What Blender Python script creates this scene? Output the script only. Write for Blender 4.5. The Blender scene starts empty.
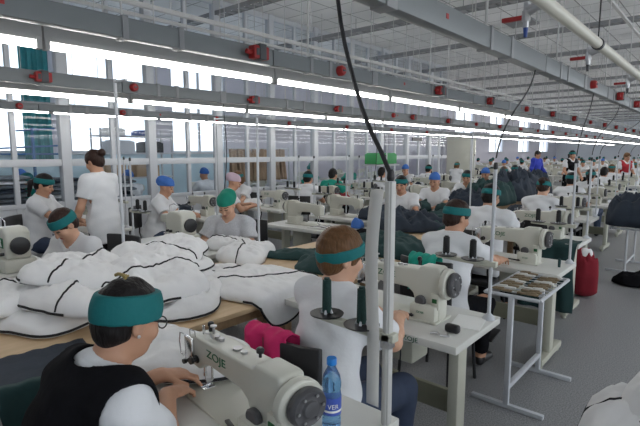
import bpy, bmesh, math, random
import numpy as np
from mathutils import Vector, Matrix, noise
R = math.radians
SC = bpy.context.scene
COL = SC.collection
random.seed(11)
ORD = ['first','second','third','fourth','fifth','sixth','seventh','eighth','ninth','tenth','eleventh','twelfth',
       'thirteenth','fourteenth','fifteenth','sixteenth','seventeenth','eighteenth','nineteenth','twentieth']

# ------------------------------------------------------------------ materials
MATS = {}
def mat(name, col, rough=.6, metal=0., var=0., vscale=8., bump=0., bscale=60., spec=.5, trans=0., emit=None, estr=0.):
    if name in MATS: return MATS[name]
    m = bpy.data.materials.new(name); m.use_nodes = True
    nt = m.node_tree; b = nt.nodes['Principled BSDF']
    c = (col[0], col[1], col[2], 1)
    b.inputs['Base Color'].default_value = c
    b.inputs['Roughness'].default_value = rough
    b.inputs['Metallic'].default_value = metal
    b.inputs['Specular IOR Level'].default_value = spec
    if trans: b.inputs['Transmission Weight'].default_value = trans
    if emit:
        b.inputs['Emission Color'].default_value = (*emit, 1); b.inputs['Emission Strength'].default_value = estr
    if var or bump:
        tc = nt.nodes.new('ShaderNodeTexCoord')
    if var:
        n = nt.nodes.new('ShaderNodeTexNoise'); n.inputs['Scale'].default_value = vscale; n.inputs['Detail'].default_value = 4
        nt.links.new(tc.outputs['Object'], n.inputs['Vector'])
        r = nt.nodes.new('ShaderNodeMix'); r.data_type = 'RGBA'
        r.inputs['A'].default_value = tuple(min(1, x*(1-var)) for x in col)+(1,)
        r.inputs['B'].default_value = tuple(min(1, x*(1+var)) for x in col)+(1,)
        nt.links.new(n.outputs['Fac'], r.inputs['Factor']); nt.links.new(r.outputs['Result'], b.inputs['Base Color'])
    if bump:
        n2 = nt.nodes.new('ShaderNodeTexNoise'); n2.inputs['Scale'].default_value = bscale; n2.inputs['Detail'].default_value = 3
        nt.links.new(tc.outputs['Object'], n2.inputs['Vector'])
        bp = nt.nodes.new('ShaderNodeBump'); bp.inputs['Strength'].default_value = bump; bp.inputs['Distance'].default_value = .01
        nt.links.new(n2.outputs['Fac'], bp.inputs['Height']); nt.links.new(bp.outputs['Normal'], b.inputs['Normal'])
    MATS[name] = m
    return m

M = {}
M['shirt']   = mat('white_cotton', (.69,.70,.72), .85, var=.04, vscale=5, bump=.25, bscale=30)
M['shirt2']  = mat('grey_dotted_cotton', (.50,.51,.54), .85, var=.25, vscale=90)
M['black']   = mat('black_cloth', (.009,.009,.011), .95, spec=.08, var=.3, vscale=20, bump=.3, bscale=40)
M['denim']   = mat('dark_denim', (.03,.045,.085), .85, var=.2, vscale=30)
M['tealtop'] = mat('teal_cotton', (.01,.30,.22), .85, var=.1)
M['bluetop'] = mat('royal_blue_cotton', (.03,.05,.42), .85, var=.1)
M['redtop']  = mat('red_cotton', (.40,.02,.03), .85, var=.15)
M['skin']    = mat('skin_tone', (.50,.27,.17), .55, var=.08, vscale=30)
M['skin2']   = mat('skin_tone_light', (.58,.34,.23), .55, var=.08, vscale=30)
M['eye']     = mat('eye_dark', (.03,.02,.015), .3)
M['lip']     = mat('lip_tone', (.38,.12,.10), .5)
def hairmat(name, c):
    m = mat(name, c, .5, var=.5, vscale=6, spec=.22)
    nt = m.node_tree
    for n in nt.nodes:
        if n.type == 'TEX_NOISE':
            mp = nt.nodes.new('ShaderNodeMapping'); mp.inputs['Scale'].default_value = (14, 14, 1.6)
            tc = [k for k in nt.nodes if k.type == 'TEX_COORD'][0]
            nt.links.new(tc.outputs['Object'], mp.inputs['Vector']); nt.links.new(mp.outputs['Vector'], n.inputs['Vector'])
            bp = nt.nodes.new('ShaderNodeBump'); bp.inputs['Strength'].default_value = .6; bp.inputs['Distance'].default_value = .01
            nt.links.new(n.outputs['Fac'], bp.inputs['Height']); nt.links.new(bp.outputs['Normal'], nt.nodes['Principled BSDF'].inputs['Normal'])
            break
    return m
M['hairK'] = hairmat('black_hair', (.012,.010,.010))
M['hairB'] = hairmat('brown_hair', (.13,.065,.028))
M['hairD'] = hairmat('dark_brown_hair', (.032,.016,.012))
M['teal']  = mat('teal_band_cloth', (.003,.145,.15), .8, var=.1, bump=.2, bscale=50)
M['blue']  = mat('blue_cap_cloth', (.05,.16,.50), .8, var=.1)
M['green'] = mat('green_scarf_cloth', (.004,.22,.15), .8, var=.12)
M['pinkscarf'] = mat('pale_pink_cloth', (.55,.42,.50), .8, var=.1)
M['cream'] = mat('machine_enamel', (.58,.58,.51), .32, var=.03, spec=.5)
M['beige'] = mat('beige_enamel', (.52,.51,.44), .4, var=.04)
M['white_lam'] = mat('white_laminate', (.62,.62,.585), .4, var=.03, vscale=3)
M['edge']  = mat('table_edge_banding', (.60,.59,.53), .5)
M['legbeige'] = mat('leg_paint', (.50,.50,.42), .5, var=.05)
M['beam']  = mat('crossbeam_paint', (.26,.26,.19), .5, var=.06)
M['chrome'] = mat('chrome', (.75,.75,.76), .22, metal=1)
M['steel'] = mat('satin_steel', (.55,.55,.56), .38, metal=1, var=.05)
M['blackp'] = mat('black_plastic', (.015,.015,.017), .4)
M['darkgrey'] = mat('dark_grey_plastic', (.07,.07,.075), .45)
M['greenlogo'] = mat('green_lettering', (.004,.13,.05), .5)
M['green_led'] = mat('green_display', (.01,.10,.03), .3)
M['wood'] = mat('plywood', (.62,.44,.26), .5)
M['wood2'] = mat('plywood_edge', (.42,.28,.16), .6, var=.3, vscale=40)
M['quilt'] = mat('white_padding', (.77,.77,.77), .8, var=.03, vscale=6, bump=.5, bscale=14)
M['piping'] = mat('black_piping', (.012,.012,.014), .8)
M['navy']  = mat('navy_fabric', (.018,.028,.045), .8, var=.35, vscale=6, bump=.5, bscale=12)
M['dgreen'] = mat('dark_green_fabric', (.010,.042,.042), .8, var=.3, vscale=6, bump=.5, bscale=12)
M['greyfab'] = mat('grey_fabric', (.16,.18,.20), .85, var=.5, vscale=14)
M['pink']  = mat('pink_cloth', (.60,.02,.13), .85, var=.15, bump=.4, bscale=30)
M['redsack'] = mat('dark_red_cloth', (.22,.008,.02), .85, var=.25, bump=.5, bscale=14)
M['strip'] = mat('brown_strip', (.20,.15,.09), .8, var=.7, vscale=60)
M['tan'] = mat('tan_hide', (.36,.24,.15), .8, var=.3, vscale=4)
M['trunk'] = mat('grey_trunking', (.19,.205,.21), .45, var=.04)
M['housing'] = mat('lamp_housing', (.40,.40,.39), .5)
M['tube'] = mat('lamp_tube', (1,1,1), .4, emit=(1,.98,.95), estr=10.)
M['redp'] = mat('red_plastic', (.36,.02,.02), .45)
M['bluep'] = mat('blue_plastic', (.02,.06,.25), .45)
M['pipe'] = mat('cream_pipe', (.60,.58,.50), .4, var=.04)
M['brass'] = mat('brass', (.45,.36,.20), .35, metal=1)
M['frame'] = mat('white_frame', (.52,.54,.57), .45, var=.03)
M['tray'] = mat('galvanised_tray', (.27,.275,.28), .55, var=.1)
M['rail'] = mat('ceiling_rail', (.50,.50,.49), .5)
M['polew'] = mat('pole_enamel', (.50,.50,.48), .5)
M['blue_metal'] = mat('blue_rack_paint', (.03,.14,.34), .4)
M['curtain'] = mat('teal_curtain_cloth', (.03,.24,.27), .85, var=.2)
M['paper'] = mat('white_paper', (.82,.82,.80), .8, var=.03)
M['tape'] = mat('elastic_tape', (.62,.61,.58), .8, var=.06, vscale=30)
M['threadG'] = mat('dark_green_thread', (.006,.035,.03), .75, bump=.4, bscale=120)
M['threadK'] = mat('black_thread', (.012,.013,.014), .75, bump=.4, bscale=120)
M['bottleblue'] = mat('blue_bottle_plastic', (.26,.56,.90), .08, trans=.85)
M['capblue'] = mat('blue_bottle_cap', (.01,.20,.62), .4)
M['labelblue'] = mat('bottle_label', (.05,.10,.45), .4)
M['card'] = mat('cardboard', (.42,.30,.19), .8, var=.1)
M['greenbox'] = mat('green_crate', (.04,.30,.09), .5)
M['yellow'] = mat('yellow_plastic', (.30,.22,.06), .5)
M['wallcream'] = mat('cream_panel', (.66,.66,.58), .6, var=.03)
M['orange'] = mat('orange_plastic', (.55,.20,.05), .5)

# ------------------------------------------------------------------ mesh builder
class MB:
    def __init__(s): s.v = []; s.f = []
    def add(s, vs, fs):
        o = len(s.v); s.v += [tuple(v) for v in vs]; s.f += [tuple(i+o for i in f) for f in fs]; return s
    def box(s, c, d, rz=0, rx=0, ry=0):
        m = Matrix.Translation(c) @ Matrix.Rotation(rz,4,'Z') @ Matrix.Rotation(ry,4,'Y') @ Matrix.Rotation(rx,4,'X')
        vs = [m @ Vector((x*d[0]/2, y*d[1]/2, z*d[2]/2)) for x in (-1,1) for y in (-1,1) for z in (-1,1)]
        return s.add(vs, [(0,1,3,2),(4,6,7,5),(0,4,5,1),(2,3,7,6),(0,2,6,4),(1,5,7,3)])
    def cyl(s, a, b, r, r2=None, n=12):
        return s.loft([a, b], [r, r if r2 is None else r2], n)
    def loft(s, pts, rs, n=8):
        pts = [Vector(p) for p in pts]; ring = []; vs = []; fs = []
        t0 = (pts[1]-pts[0]).normalized()
        up = Vector((0,0,1)) if abs(t0.z) < .9 else Vector((1,0,0))
        x = t0.cross(up).normalized(); k = len(pts)
        for i, p in enumerate(pts):
            t = (pts[min(i+1,k-1)]-pts[max(i-1,0)])
            t = t.normalized() if t.length > 1e-9 else t0
            x = (x - t*x.dot(t)); x = x.normalized() if x.length > 1e-6 else t.orthogonal().normalized()
            y = t.cross(x)
            r = rs[i] if isinstance(rs, (list,tuple)) else rs
            for j in range(n):
                a = 2*math.pi*j/n
                vs.append(p + x*r*math.cos(a) + y*r*math.sin(a))
        for i in range(k-1):
            for j in range(n):
                j2 = (j+1) % n
                fs.append((i*n+j, i*n+j2, (i+1)*n+j2, (i+1)*n+j))
        fs.append(tuple(range(n-1,-1,-1))); fs.append(tuple((k-1)*n+j for j in range(n)))
        return s.add(vs, fs)
    def lathe(s, prof, c=(0,0,0), n=20, axis='Z'):
        # prof: list of (r, h); starts and ends should have r ~ 0 for a closed shape
        mt = {'Z':Matrix.Identity(3), 'X':Matrix.Rotation(R(90),3,'Y'), 'Y':Matrix.Rotation(R(-90),3,'X')}[axis]
        vs = []; fs = []; k = len(prof)
        for r, h in prof:
            for j in range(n):
                a = 2*math.pi*j/n
                vs.append(Vector(c) + mt @ Vector((max(r,1e-5)*math.cos(a), max(r,1e-5)*math.sin(a), h)))
        for i in range(k-1):
            for j in range(n):
                j2 = (j+1) % n
                fs.append((i*n+j, i*n+j2, (i+1)*n+j2, (i+1)*n+j))
        fs.append(tuple(range(n-1,-1,-1))); fs.append(tuple((k-1)*n+j for j in range(n)))
        return s.add(vs, fs)
    def prism(s, poly, y0, y1, plane='XZ'):
        # poly given counter-clockwise in the plane
        n = len(poly)
        def p(q, t):
            return {'XZ':(q[0], t, q[1]), 'XY':(q[0], q[1], t), 'YZ':(t, q[0], q[1])}[plane]
        vs = [p(q, y0) for q in poly] + [p(q, y1) for q in poly]
        fs = [tuple(range(n)), tuple(range(2*n-1, n-1, -1))]
        for i in range(n):
            j = (i+1) % n; fs.append((j, i, n+i, n+j))
        return s.add(vs, fs)
    def mesh(s, name, m, bevel=0, seg=2, smooth=True):
        bm = bmesh.new()
        vv = [bm.verts.new(v) for v in s.v]
        for f in s.f:
            try: bm.faces.new([vv[i] for i in f])
            except ValueError: pass
        bmesh.ops.recalc_face_normals(bm, faces=bm.faces)
        if bevel:
            ed = [e for e in bm.edges if len(e.link_faces) == 2 and e.calc_face_angle(0) > R(28)]
            bmesh.ops.bevel(bm, geom=ed, offset=bevel, segments=seg, affect='EDGES', profile=.5, clamp_overlap=True)
        me = bpy.data.meshes.new(name); bm.to_mesh(me); bm.free()
        me.materials.append(m)
        if smooth:
            for p in me.polygons: p.use_smooth = True
            me.set_sharp_from_angle(angle=R(35))
        return me
    def build(s, name, m, parent=None, loc=(0,0,0), bevel=0, seg=2, smooth=True):
        return link(name, s.mesh(name, m, bevel, seg, smooth), parent, loc)

def link(name, me, parent=None, loc=(0,0,0), rz=0):
    o = bpy.data.objects.new(name, me); COL.objects.link(o)
    o.location = loc; o.rotation_euler = (0,0,rz)
    if parent: o.parent = parent
    return o
def empty(name, loc=(0,0,0), rz=0):
    return link(name, None, None, loc, rz)
def tag(o, label, cat, group=None, kind=None):
    o['label'] = label; o['category'] = cat
    if group: o['group'] = group
    if kind: o['kind'] = kind
    return o
def struct(o):
    o['kind'] = 'structure'; return o
def kids(o): return [c for c in ALLKIDS.get(o.name, [])]
def dup(o, loc=None, rz=None, label=None, cat=None, group=None):
    def rec(a, parent):
        c = a.copy(); COL.objects.link(c)
        if parent: c.parent = parent
        for ch in a.children: rec(ch, c)
        return c
    r = rec(o, None)
    if loc is not None: r.location = loc
    if rz is not None: r.rotation_euler = (0,0,rz)
    if label: r['label'] = label
    if cat: r['category'] = cat
    if group: r['group'] = group
    return r
def text_mesh(s, size, m, ext=.0008):
    cu = bpy.data.curves.new('lettering', 'FONT'); cu.body = s; cu.size = size; cu.extrude = ext; cu.align_x = 'CENTER'; cu.align_y = 'CENTER'
    ob = bpy.data.objects.new('lettering', cu); COL.objects.link(ob)
    me = bpy.data.meshes.new_from_object(ob)
    bpy.data.objects.remove(ob); me.materials.clear(); me.materials.append(m)
    return me
# ------------------------------------------------------------------ people: implicit surfaces turned into one continuous mesh
def V3(*a): return np.array(a, dtype=np.float64)
class Field:
    def __init__(s, lo, hi, h):
        s.h = h; s.lo = np.array(lo, float)
        n = np.ceil((np.array(hi)-s.lo)/h).astype(int)+1
        s.ax = [(s.lo[i]+h*np.arange(n[i])).astype(np.float32) for i in range(3)]
        s.V = np.full(n, .5, np.float32)
    def sl(s, lo, hi):
        r = []
        for i in range(3):
            a = int(np.clip(np.floor((lo[i]-s.lo[i])/s.h), 0, len(s.ax[i])-1)); b = int(np.clip(np.ceil((hi[i]-s.lo[i])/s.h)+1, 0, len(s.ax[i])))
            r.append(slice(a, max(a, b)))
        return tuple(r)
    def pts(s, q):
        return (s.ax[0][q[0]][:,None,None], s.ax[1][q[1]][None,:,None], s.ax[2][q[2]][None,None,:])
    def add(s, prims, grow=0.):
        for pr in prims:
            lo, hi, fn, k, op = pr
            mg = k + 3*s.h + max(grow,0) + .01
            q = s.sl(lo-mg, hi+mg)
            if any(t.stop <= t.start for t in q): continue
            d = fn(*s.pts(q)) - (grow if op != 'sub' else 0)
            a = s.V[q]
            if op == 'sub':
                d = -d; h = np.maximum(k-np.abs(a-d),0)/max(k,1e-6); s.V[q] = np.maximum(a,d)+h*h*k*.25
            else:
                h = np.maximum(k-np.abs(a-d),0)/max(k,1e-6); s.V[q] = np.minimum(a,d)-h*h*k*.25
    def cut(s, p, n):                       # keep the half space dot(x-p, n) < 0
        X,Y,Z = s.pts((slice(None),)*3)
        s.V = np.maximum(s.V, ((X-p[0])*n[0]+(Y-p[1])*n[1]+(Z-p[2])*n[2]).astype(np.float32))
    def folds(s, amp, seed, f=1.):
        X,Y,Z = s.pts((slice(None),)*3); r = np.random.RandomState(seed).rand(8)*6
        w = np.sin(f*(31*X+14*Z)+r[0]+2.2*np.sin(f*(11*Z+7*Y)+r[1])) + .8*np.sin(f*(24*Y-26*Z+9*X)+r[2]+1.5*np.sin(17*X*f+r[3])) + .5*np.sin(f*(52*Z+31*Y)+r[4])
        s.V = s.V + (amp*w).astype(np.float32)
    def mesh(s, name, mats, matfn=None):
        V = s.V; ins = V < 0
        sh = [slice(0,-1), slice(1,None)]
        cs = [(i,j,k) for i in (0,1) for j in (0,1) for k in (0,1)]
        cnt = sum(ins[sh[i],sh[j],sh[k]].astype(np.int8) for i,j,k in cs)
        cell = np.argwhere((cnt > 0) & (cnt < 8))
        ids = np.full(cnt.shape, -1, np.int64); ids[tuple(cell.T)] = np.arange(len(cell))
        acc = np.zeros((len(cell),3)); num = np.zeros(len(cell))
        vals = {c: V[cell[:,0]+c[0], cell[:,1]+c[1], cell[:,2]+c[2]].astype(float) for c in cs}
        for c in cs:
            for ax in range(3):
                if c[ax] == 0:
                    e = list(c); e[ax] = 1; e = tuple(e); a, b = vals[c], vals[e]
                    m = (a < 0) != (b < 0); t = np.where(m, a/np.where(m, a-b, 1), 0)
                    p = np.tile(np.array(c, float), (len(cell),1)); p[:,ax] = t
                    acc += p*m[:,None]; num += m
        vs = s.lo + s.h*(cell + acc/np.maximum(num,1)[:,None])
        fs = []
        for ax in range(3):
            u, w = (ax+1)%3, (ax+2)%3
            q0 = [slice(1,-1)]*3; q1 = [slice(1,-1)]*3; q0[ax] = slice(0,-1); q1[ax] = slice(1,None)
            a, b = ins[tuple(q0)], ins[tuple(q1)]
            g = np.argwhere(a != b)
            low = a[tuple(g.T)]
            g = g + 1; g[:,ax] -= 1
            def cid(du, dw):
                k = g.copy(); k[:,u] += du; k[:,w] += dw; return ids[tuple(k.T)]
            f = np.stack([cid(-1,-1), cid(0,-1), cid(0,0), cid(-1,0)], 1)
            f[~low] = f[~low][:,::-1]
            fs.append(f)
        fs = np.concatenate(fs)
        me = bpy.data.meshes.new(name); me.from_pydata(vs.tolist(), [], fs.tolist())
        for m in mats: me.materials.append(m)
        me.polygons.foreach_set('use_smooth', np.ones(len(fs), bool))
        if matfn is not None:
            me.polygons.foreach_set('material_index', matfn(vs[fs].mean(1)).astype(np.int32))
        me.update(); return me

def cone(a, b, ra, rb, k=.02, flat=None, op='add'):
    a = np.array(a,float); b = np.array(b,float); ba = b-a; L2 = float(ba@ba)+1e-12
    rm = max(ra, rb); lo = np.minimum(a,b)-rm; hi = np.maximum(a,b)+rm
    def fn(X,Y,Z):
        x,y,z = X-a[0],Y-a[1],Z-a[2]
        t = np.clip((x*ba[0]+y*ba[1]+z*ba[2])/L2,0,1)
        x,y,z = x-t*ba[0], y-t*ba[1], z-t*ba[2]
        if flat is not None:
            n, f = flat; q = (x*n[0]+y*n[1]+z*n[2])*(1/f-1); x,y,z = x+q*n[0], y+q*n[1], z+q*n[2]
        return np.sqrt(x*x+y*y+z*z)-(ra+(rb-ra)*t)
    return (lo,hi,fn,k,op)
def ell(c, r, Rm=None, k=.02, op='add'):
    c = np.array(c,float); r = np.array(r,float); rm = r.max(); Rm = np.eye(3) if Rm is None else Rm
    def fn(X,Y,Z):
        x,y,z = X-c[0],Y-c[1],Z-c[2]
        q = [(x*Rm[0,i]+y*Rm[1,i]+z*Rm[2,i]) for i in range(3)]
        k0 = np.sqrt(sum((q[i]/r[i])**2 for i in range(3))); k1 = np.sqrt(sum((q[i]/r[i]**2)**2 for i in range(3)))
        return k0*(k0-1)/np.maximum(k1,1e-6)
    return (c-rm,c+rm,fn,k,op)
def rot(rx=0, ry=0, rz=0):
    return np.array((Matrix.Rotation(rz,3,'Z') @ Matrix.Rotation(ry,3,'Y') @ Matrix.Rotation(rx,3,'X')))
def nrm(v): v = np.array(v,float); return v/np.linalg.norm(v)
def ik(S, W, l1, l2, pole):
    d = W-S; L = np.linalg.norm(d)
    if L > (l1+l2)*.985: W = S+d/L*(l1+l2)*.985; d = W-S; L = np.linalg.norm(d)
    a = (l1*l1-l2*l2+L*L)/(2*L); h = math.sqrt(max(l1*l1-a*a,0)); u = d/L
    p = np.array(pole,float); p = nrm(p-u*(p@u))
    return S+u*a+p*h, W
def hand(W, d, n, side, curl=.5, fine=True):
    """palm and five bent fingers; d finger direction, n back-of-hand normal, side=+1 thumb towards cross(d,n)"""
    d = nrm(d); n = nrm(n-d*(n@d)); s = np.cross(d,n)*side; P = []
    P.append(cone(W-d*.01, W+d*.03, .026, .028, .02, flat=(n,.7)))
    P.append(ell(W+d*.055, (.040,.050,.015), np.stack([s,d,n],1), .012))
    for i,(o,l,r) in enumerate(((.030,.072,.0088),(.010,.080,.0090),(-.011,.074,.0086),(-.031,.058,.0076))):
        k0 = W+d*(.088-.006*abs(i-1))+s*o; c = curl*(1+.12*i)
        d1 = nrm(d*math.cos(c*.6)-n*math.sin(c*.6)+s*o*2.2); d2 = nrm(d*math.cos(c*1.5)-n*math.sin(c*1.5)+s*o*1.5)
        m = k0+d1*l*.55; e = m+d2*l*.5
        P.append(cone(k0-d*.045,k0,.0105,r*1.12,.006)); P.append(cone(k0,m,r*1.1,r,.003)); P.append(cone(m,e,r,r*.8,.003))
    t0 = W+d*.022+s*.028; t1 = t0+nrm(d*.75+s*.62-n*.25)*.042; t2 = t1+nrm(d*.95+s*.12-n*.3)*.034
    P.append(cone(W+d*.005+s*.012,t0,.018,.014,.01)); P.append(cone(t0,t1,.0128,.0105,.004)); P.append(cone(t1,t2,.0105,.0085,.003))
    return P

def figure(spec):
    """returns dict of meshes: body, shirt, trousers, hair, headband ..."""
    g = dict(h=.012, lean=.15, pz=.56, stand=False, nod=.25, hyaw=0., hroll=0., lh=(-.13,.42,.80), rh=(.13,.42,.80), top='shirt', pants='denim',
             hair='hairK', style='short', band='teal', skin='skin', fold=.0048, seed=1, sleeve=.62, hem=-.13, girth=1., head=.95, curl=.6, long=False, yawt=0.)
    g.update(spec); h = g['h']; ln = g['lean']; G = g['girth']
    sp = V3(0, math.sin(ln), math.cos(ln)); fw = V3(0, math.cos(ln), -math.sin(ln)); X = V3(1,0,0)
    P = V3(0,0,g['pz']); W_ = P+sp*.17; C = P+sp*.35; N = P+sp*.50
    na = ln*.7+.12; H = N+.150*V3(0,math.sin(na),math.cos(na))+V3(0,.012,0)
    HR = rot(-g['nod'], g['hroll'], g['hyaw']); hs = g['head']
    hp = lambda x,y,z: H+HR@(V3(x,y,z)*hs)
    Rt = np.stack([X,fw,sp],1)
    S = {s: P+sp*.450+X*s*.160*G for s in (-1,1)}
    tor = [ell(P,(.165*G,.125*G,.12),Rt,.05), ell(W_,(.135*G,.10*G,.16),Rt,.06), ell(C,(.150*G,.108*G,.17),Rt,.06),
           cone(S[-1],S[1],.058,.058,.05,flat=(fw,.9))]
    for s in (-1,1):
        tor.append(cone(N-sp*.005,S[s],.052,.046,.04))
        tor.append(ell(C+sp*.0+fw*.075*G+X*s*.07,(.058,.046,.058),Rt,.05))
    neck = [cone(N-sp*.03,hp(0,-.015,-.04),.056,.052,.03)]
    arms_u, arms_f, hands = [], [], []; J = {}
    for s,t in ((-1,g['lh']),(1,g['rh'])):
        Wt = np.array(t,float); E,Wt = ik(S[s],Wt,.275,.235,(s*.75,-.35,-.8) if not g['stand'] else (s*.5,-.8,-.3)); J[s] = (E,Wt)
        arms_u.append(cone(S[s],E,.050*G,.040,.03)); arms_f += [cone(E,E+(Wt-E)*.35,.040,.039,.02), cone(E+(Wt-E)*.35,Wt,.039,.026,.02)]
        d = nrm(Wt-E)
        if not g['stand']: d = nrm(d*V3(1,1,.35)+V3(-s*.25,.35,-.12)); nn = V3(0,0,1)
        else: nn = V3(s*1.,0,0) if abs(d[2])>.7 else V3(0,0,1)
        if s in g.get('hdir',{}): d = nrm(g['hdir'][s])
        hands += hand(Wt,d,nn,-s if True else s,g['curl'])
    legs, feet = [], []
    for s in (-1,1):
        hip = P+V3(s*.085*G,.01,-.03)
        if g['stand']:
            kn = V3(s*.09,.02,.50); an = V3(s*.09,-.02,.09)
            legs += [cone(hip,kn,.088*G,.060,.04), cone(kn,an,.058,.040,.03)]
        else:
            kn = V3(s*.12,.42,g['pz']-.05); an = V3(s*.12,.40,.10)
            legs += [cone(hip,kn,.086*G,.064,.05), cone(kn,an,.062,.040,.03)]
        feet += [cone(an,an+V3(0,-.02,-.05),.036,.034,.02), cone(an+V3(0,-.02,-.055),an+V3(0,.15,-.065),.036,.030,.02)]
    head = [ell(hp(0,-.012,.03),V3(.075,.095,.092)*hs,HR,.02), ell(hp(0,.028,-.03),V3(.063,.066,.086)*hs,HR,.03), ell(hp(0,.052,-.085),V3(.034,.032,.026)*hs,HR,.03),
            cone(hp(0,.090,.008),hp(0,.108,-.030),.008,.013,.012), ell(hp(0,.088,-.062),V3(.025,.013,.011)*hs,HR,.006),
            ell(hp(.04,.062,-.025),V3(.028,.024,.026)*hs,HR,.02), ell(hp(-.04,.062,-.025),V3(.028,.024,.026)*hs,HR,.02)]
    for s in (-1,1):
        head += [ell(hp(s*.031,.100,.010),V3(.019,.014,.011)*hs,HR,.012,'sub'), ell(hp(s*.031,.080,.009),V3(.013,.013,.012)*hs,HR,.004),
                 ell(hp(s*.077,-.008,-.008),V3(.010,.022,.032)*hs,HR,.006), ell(hp(s*.086,-.004,-.006),V3(.006,.011,.017)*hs,HR,.006,'sub')]
    allp = np.array([P-.25,P+.25,H-.2,H+.2]+[J[s][1]+k for s in (-1,1) for k in (-.2,.2)]+[J[s][0]+k for s in (-1,1) for k in (-.08,.08)])
    lo = allp.min(0); hi = allp.max(0); lo[2] = -.01; hi[1] = max(hi[1], .62)
    body = Field(lo,hi,h); body.add(tor+neck+arms_u+arms_f+legs+feet+head); body.add(hands)
    def mf(c):
        q = (c-H)@HR/hs; x = np.abs(q[:,0]); m = np.zeros(len(c))
        m[(np.abs(x-.031)<.016)&(np.abs(q[:,2]-.009)<max(.006,h*.6))&(q[:,1]>.06)] = 1
        m[(np.abs(x-.033)<.021)&(np.abs(q[:,2]-.032)<max(.004,h*.45))&(q[:,1]>.05)] = 1
        m[(x<.024)&(np.abs(q[:,2]+.062)<max(.009,h*.6))&(q[:,1]>.075)] = 2
        m[c[:,2]<.075] = 3
        return m
    out = {'body': body.mesh('body',[M[g['skin']],M['eye'],M['lip'],M['blackp']],mf)}
    # trousers
    f = Field(lo,hi,max(h,.008)); f.add([tor[0]]+legs,.012); f.cut(P+sp*(.10),sp); f.cut(V3(0,0,.11),V3(0,0,-1)); f.folds(.0022,g['seed']+3)
    out['trousers'] = f.mesh('trousers',[M[g['pants']]])
    # shirt
    def shirt(grow, sleeve, hem, m, nm, folds, collar):
        f = Field(lo,hi,max(h,.006)); pr = list(tor)
        pr.append(cone(P-sp*.02,P+sp*hem,.165*G,.165*G,.04,flat=(fw,.78)) if g['stand'] else tor[0])
        if collar: pr.append(cone(C-sp*.05,P-sp*.02,.142*G,.162*G,.06,flat=(fw,.74)))
        for s in (-1,1):
            if sleeve: pr.append(cone(S[s],S[s]+(J[s][0]-S[s])*min(sleeve,1.),.056*G,.060*G if sleeve<.9 else .045,.03))
            if sleeve > 1: pr += arms_f
        f.add(pr,grow); f.folds(folds,g['seed'])
        f.cut(P+sp*hem,-sp)
        for s in (-1,1):
            E,Wt = J[s]; d = nrm(E-S[s])
            if sleeve and sleeve < 1:
                X_,Y_,Z_ = f.pts((slice(None),)*3); t = ((X_-S[s][0])*d[0]+(Y_-S[s][1])*d[1]+(Z_-S[s][2])*d[2])
                lat = np.sqrt(np.maximum((X_-S[s][0])**2+(Y_-S[s][1])**2+(Z_-S[s][2])**2-t*t,0))
                q = (lat < .09)&(t > .275*sleeve)&(s*(X_) > .115*G)
                f.V = np.where(q, np.maximum(f.V, t-.275*sleeve), f.V)
            if sleeve == 0:
                f.add([cone(S[s]+X*s*.005,S[s]+X*s*.12,.075,.09,.01,op='sub')])
        f.add([cone(N-sp*.045+fw*.01,N+sp*.12+fw*.03,.062 if collar else .100,.075 if collar else .125,.01,op='sub')])
        if collar:
            pts = []
            for i in range(13):
                a = R(90)+R(28)+(R(360)-R(56))*i/12
                pts.append(N+X*.073*math.cos(a)+fw*(.075*math.sin(a)+.012)+sp*(.018-.030*max(math.sin(a),0)+.012*max(-math.sin(a),0)))
            for a,b in zip(pts,pts[1:]):
                f.add([cone(a,b,.012,.012,.004), cone(a-sp*.02+nrm(a-N)*.010,b-sp*.02+nrm(b-N)*.010,.010,.010,.006)])
        return f.mesh(nm,[M[m]])
    out['shirt'] = shirt(.015,g['sleeve'],g['hem'],g['top'],'shirt',g['fold'],True)
    if g.get('vest'): out['vest'] = shirt(.030,0,-.14,g['vest'],'vest',.004,False)
    # hair
    st = g['style']; fh = max(h*.8,.005)
    hl = H-.24; hh = H+.24
    if st != 'none':
        f = Field(hl,hh,fh)
        r = V3(.086,.108,.104)*hs*g.get('vol',1.); c = hp(0,-.016,.036)
        pr = [ell(c,r,HR,.02)]
        if st in ('short','bob'): pr.append(ell(hp(0,-.052,-.028),V3(.070,.052,.066)*hs,HR,.03))
        if st == 'bob': pr += [ell(hp(s*.062,-.030,-.035),V3(.030,.06,.075)*hs,HR,.03) for s in (-1,1)]
        if st in ('bun','tail'): pr.append(ell(hp(0,-.055,-.02),V3(.066,.055,.066)*hs,HR,.03))
        if st == 'bun': pr.append(ell(hp(0,-.140,.050),V3(.044,.040,.042)*hs,HR,.012))
        if st == 'tail': pr += [cone(hp(0,-.115,.02),hp(0,-.150,-.03),.026,.032,.01), cone(hp(0,-.150,-.03),hp(0,-.125,-.19),.032,.014,.01)]
        f.add(pr)
        f.folds(.0015,g['seed'],3.)
        f.add([ell(hp(0,.100,-.050),V3(.066,.085,.098)*hs,HR,.015,'sub')])
        for s in (-1,1): f.add([ell(hp(s*.09,.000,-.03),V3(.03,.026,.045)*hs,HR,.008,'sub')]) if st != 'bob' else None
        f.cut(hp(0,0,-.10 if st=='bob' else -.085),HR@V3(0,.35,-1.)) if st not in ('tail',) else None
        out['hair'] = f.mesh('hair',[M[g['hair']]])
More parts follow.
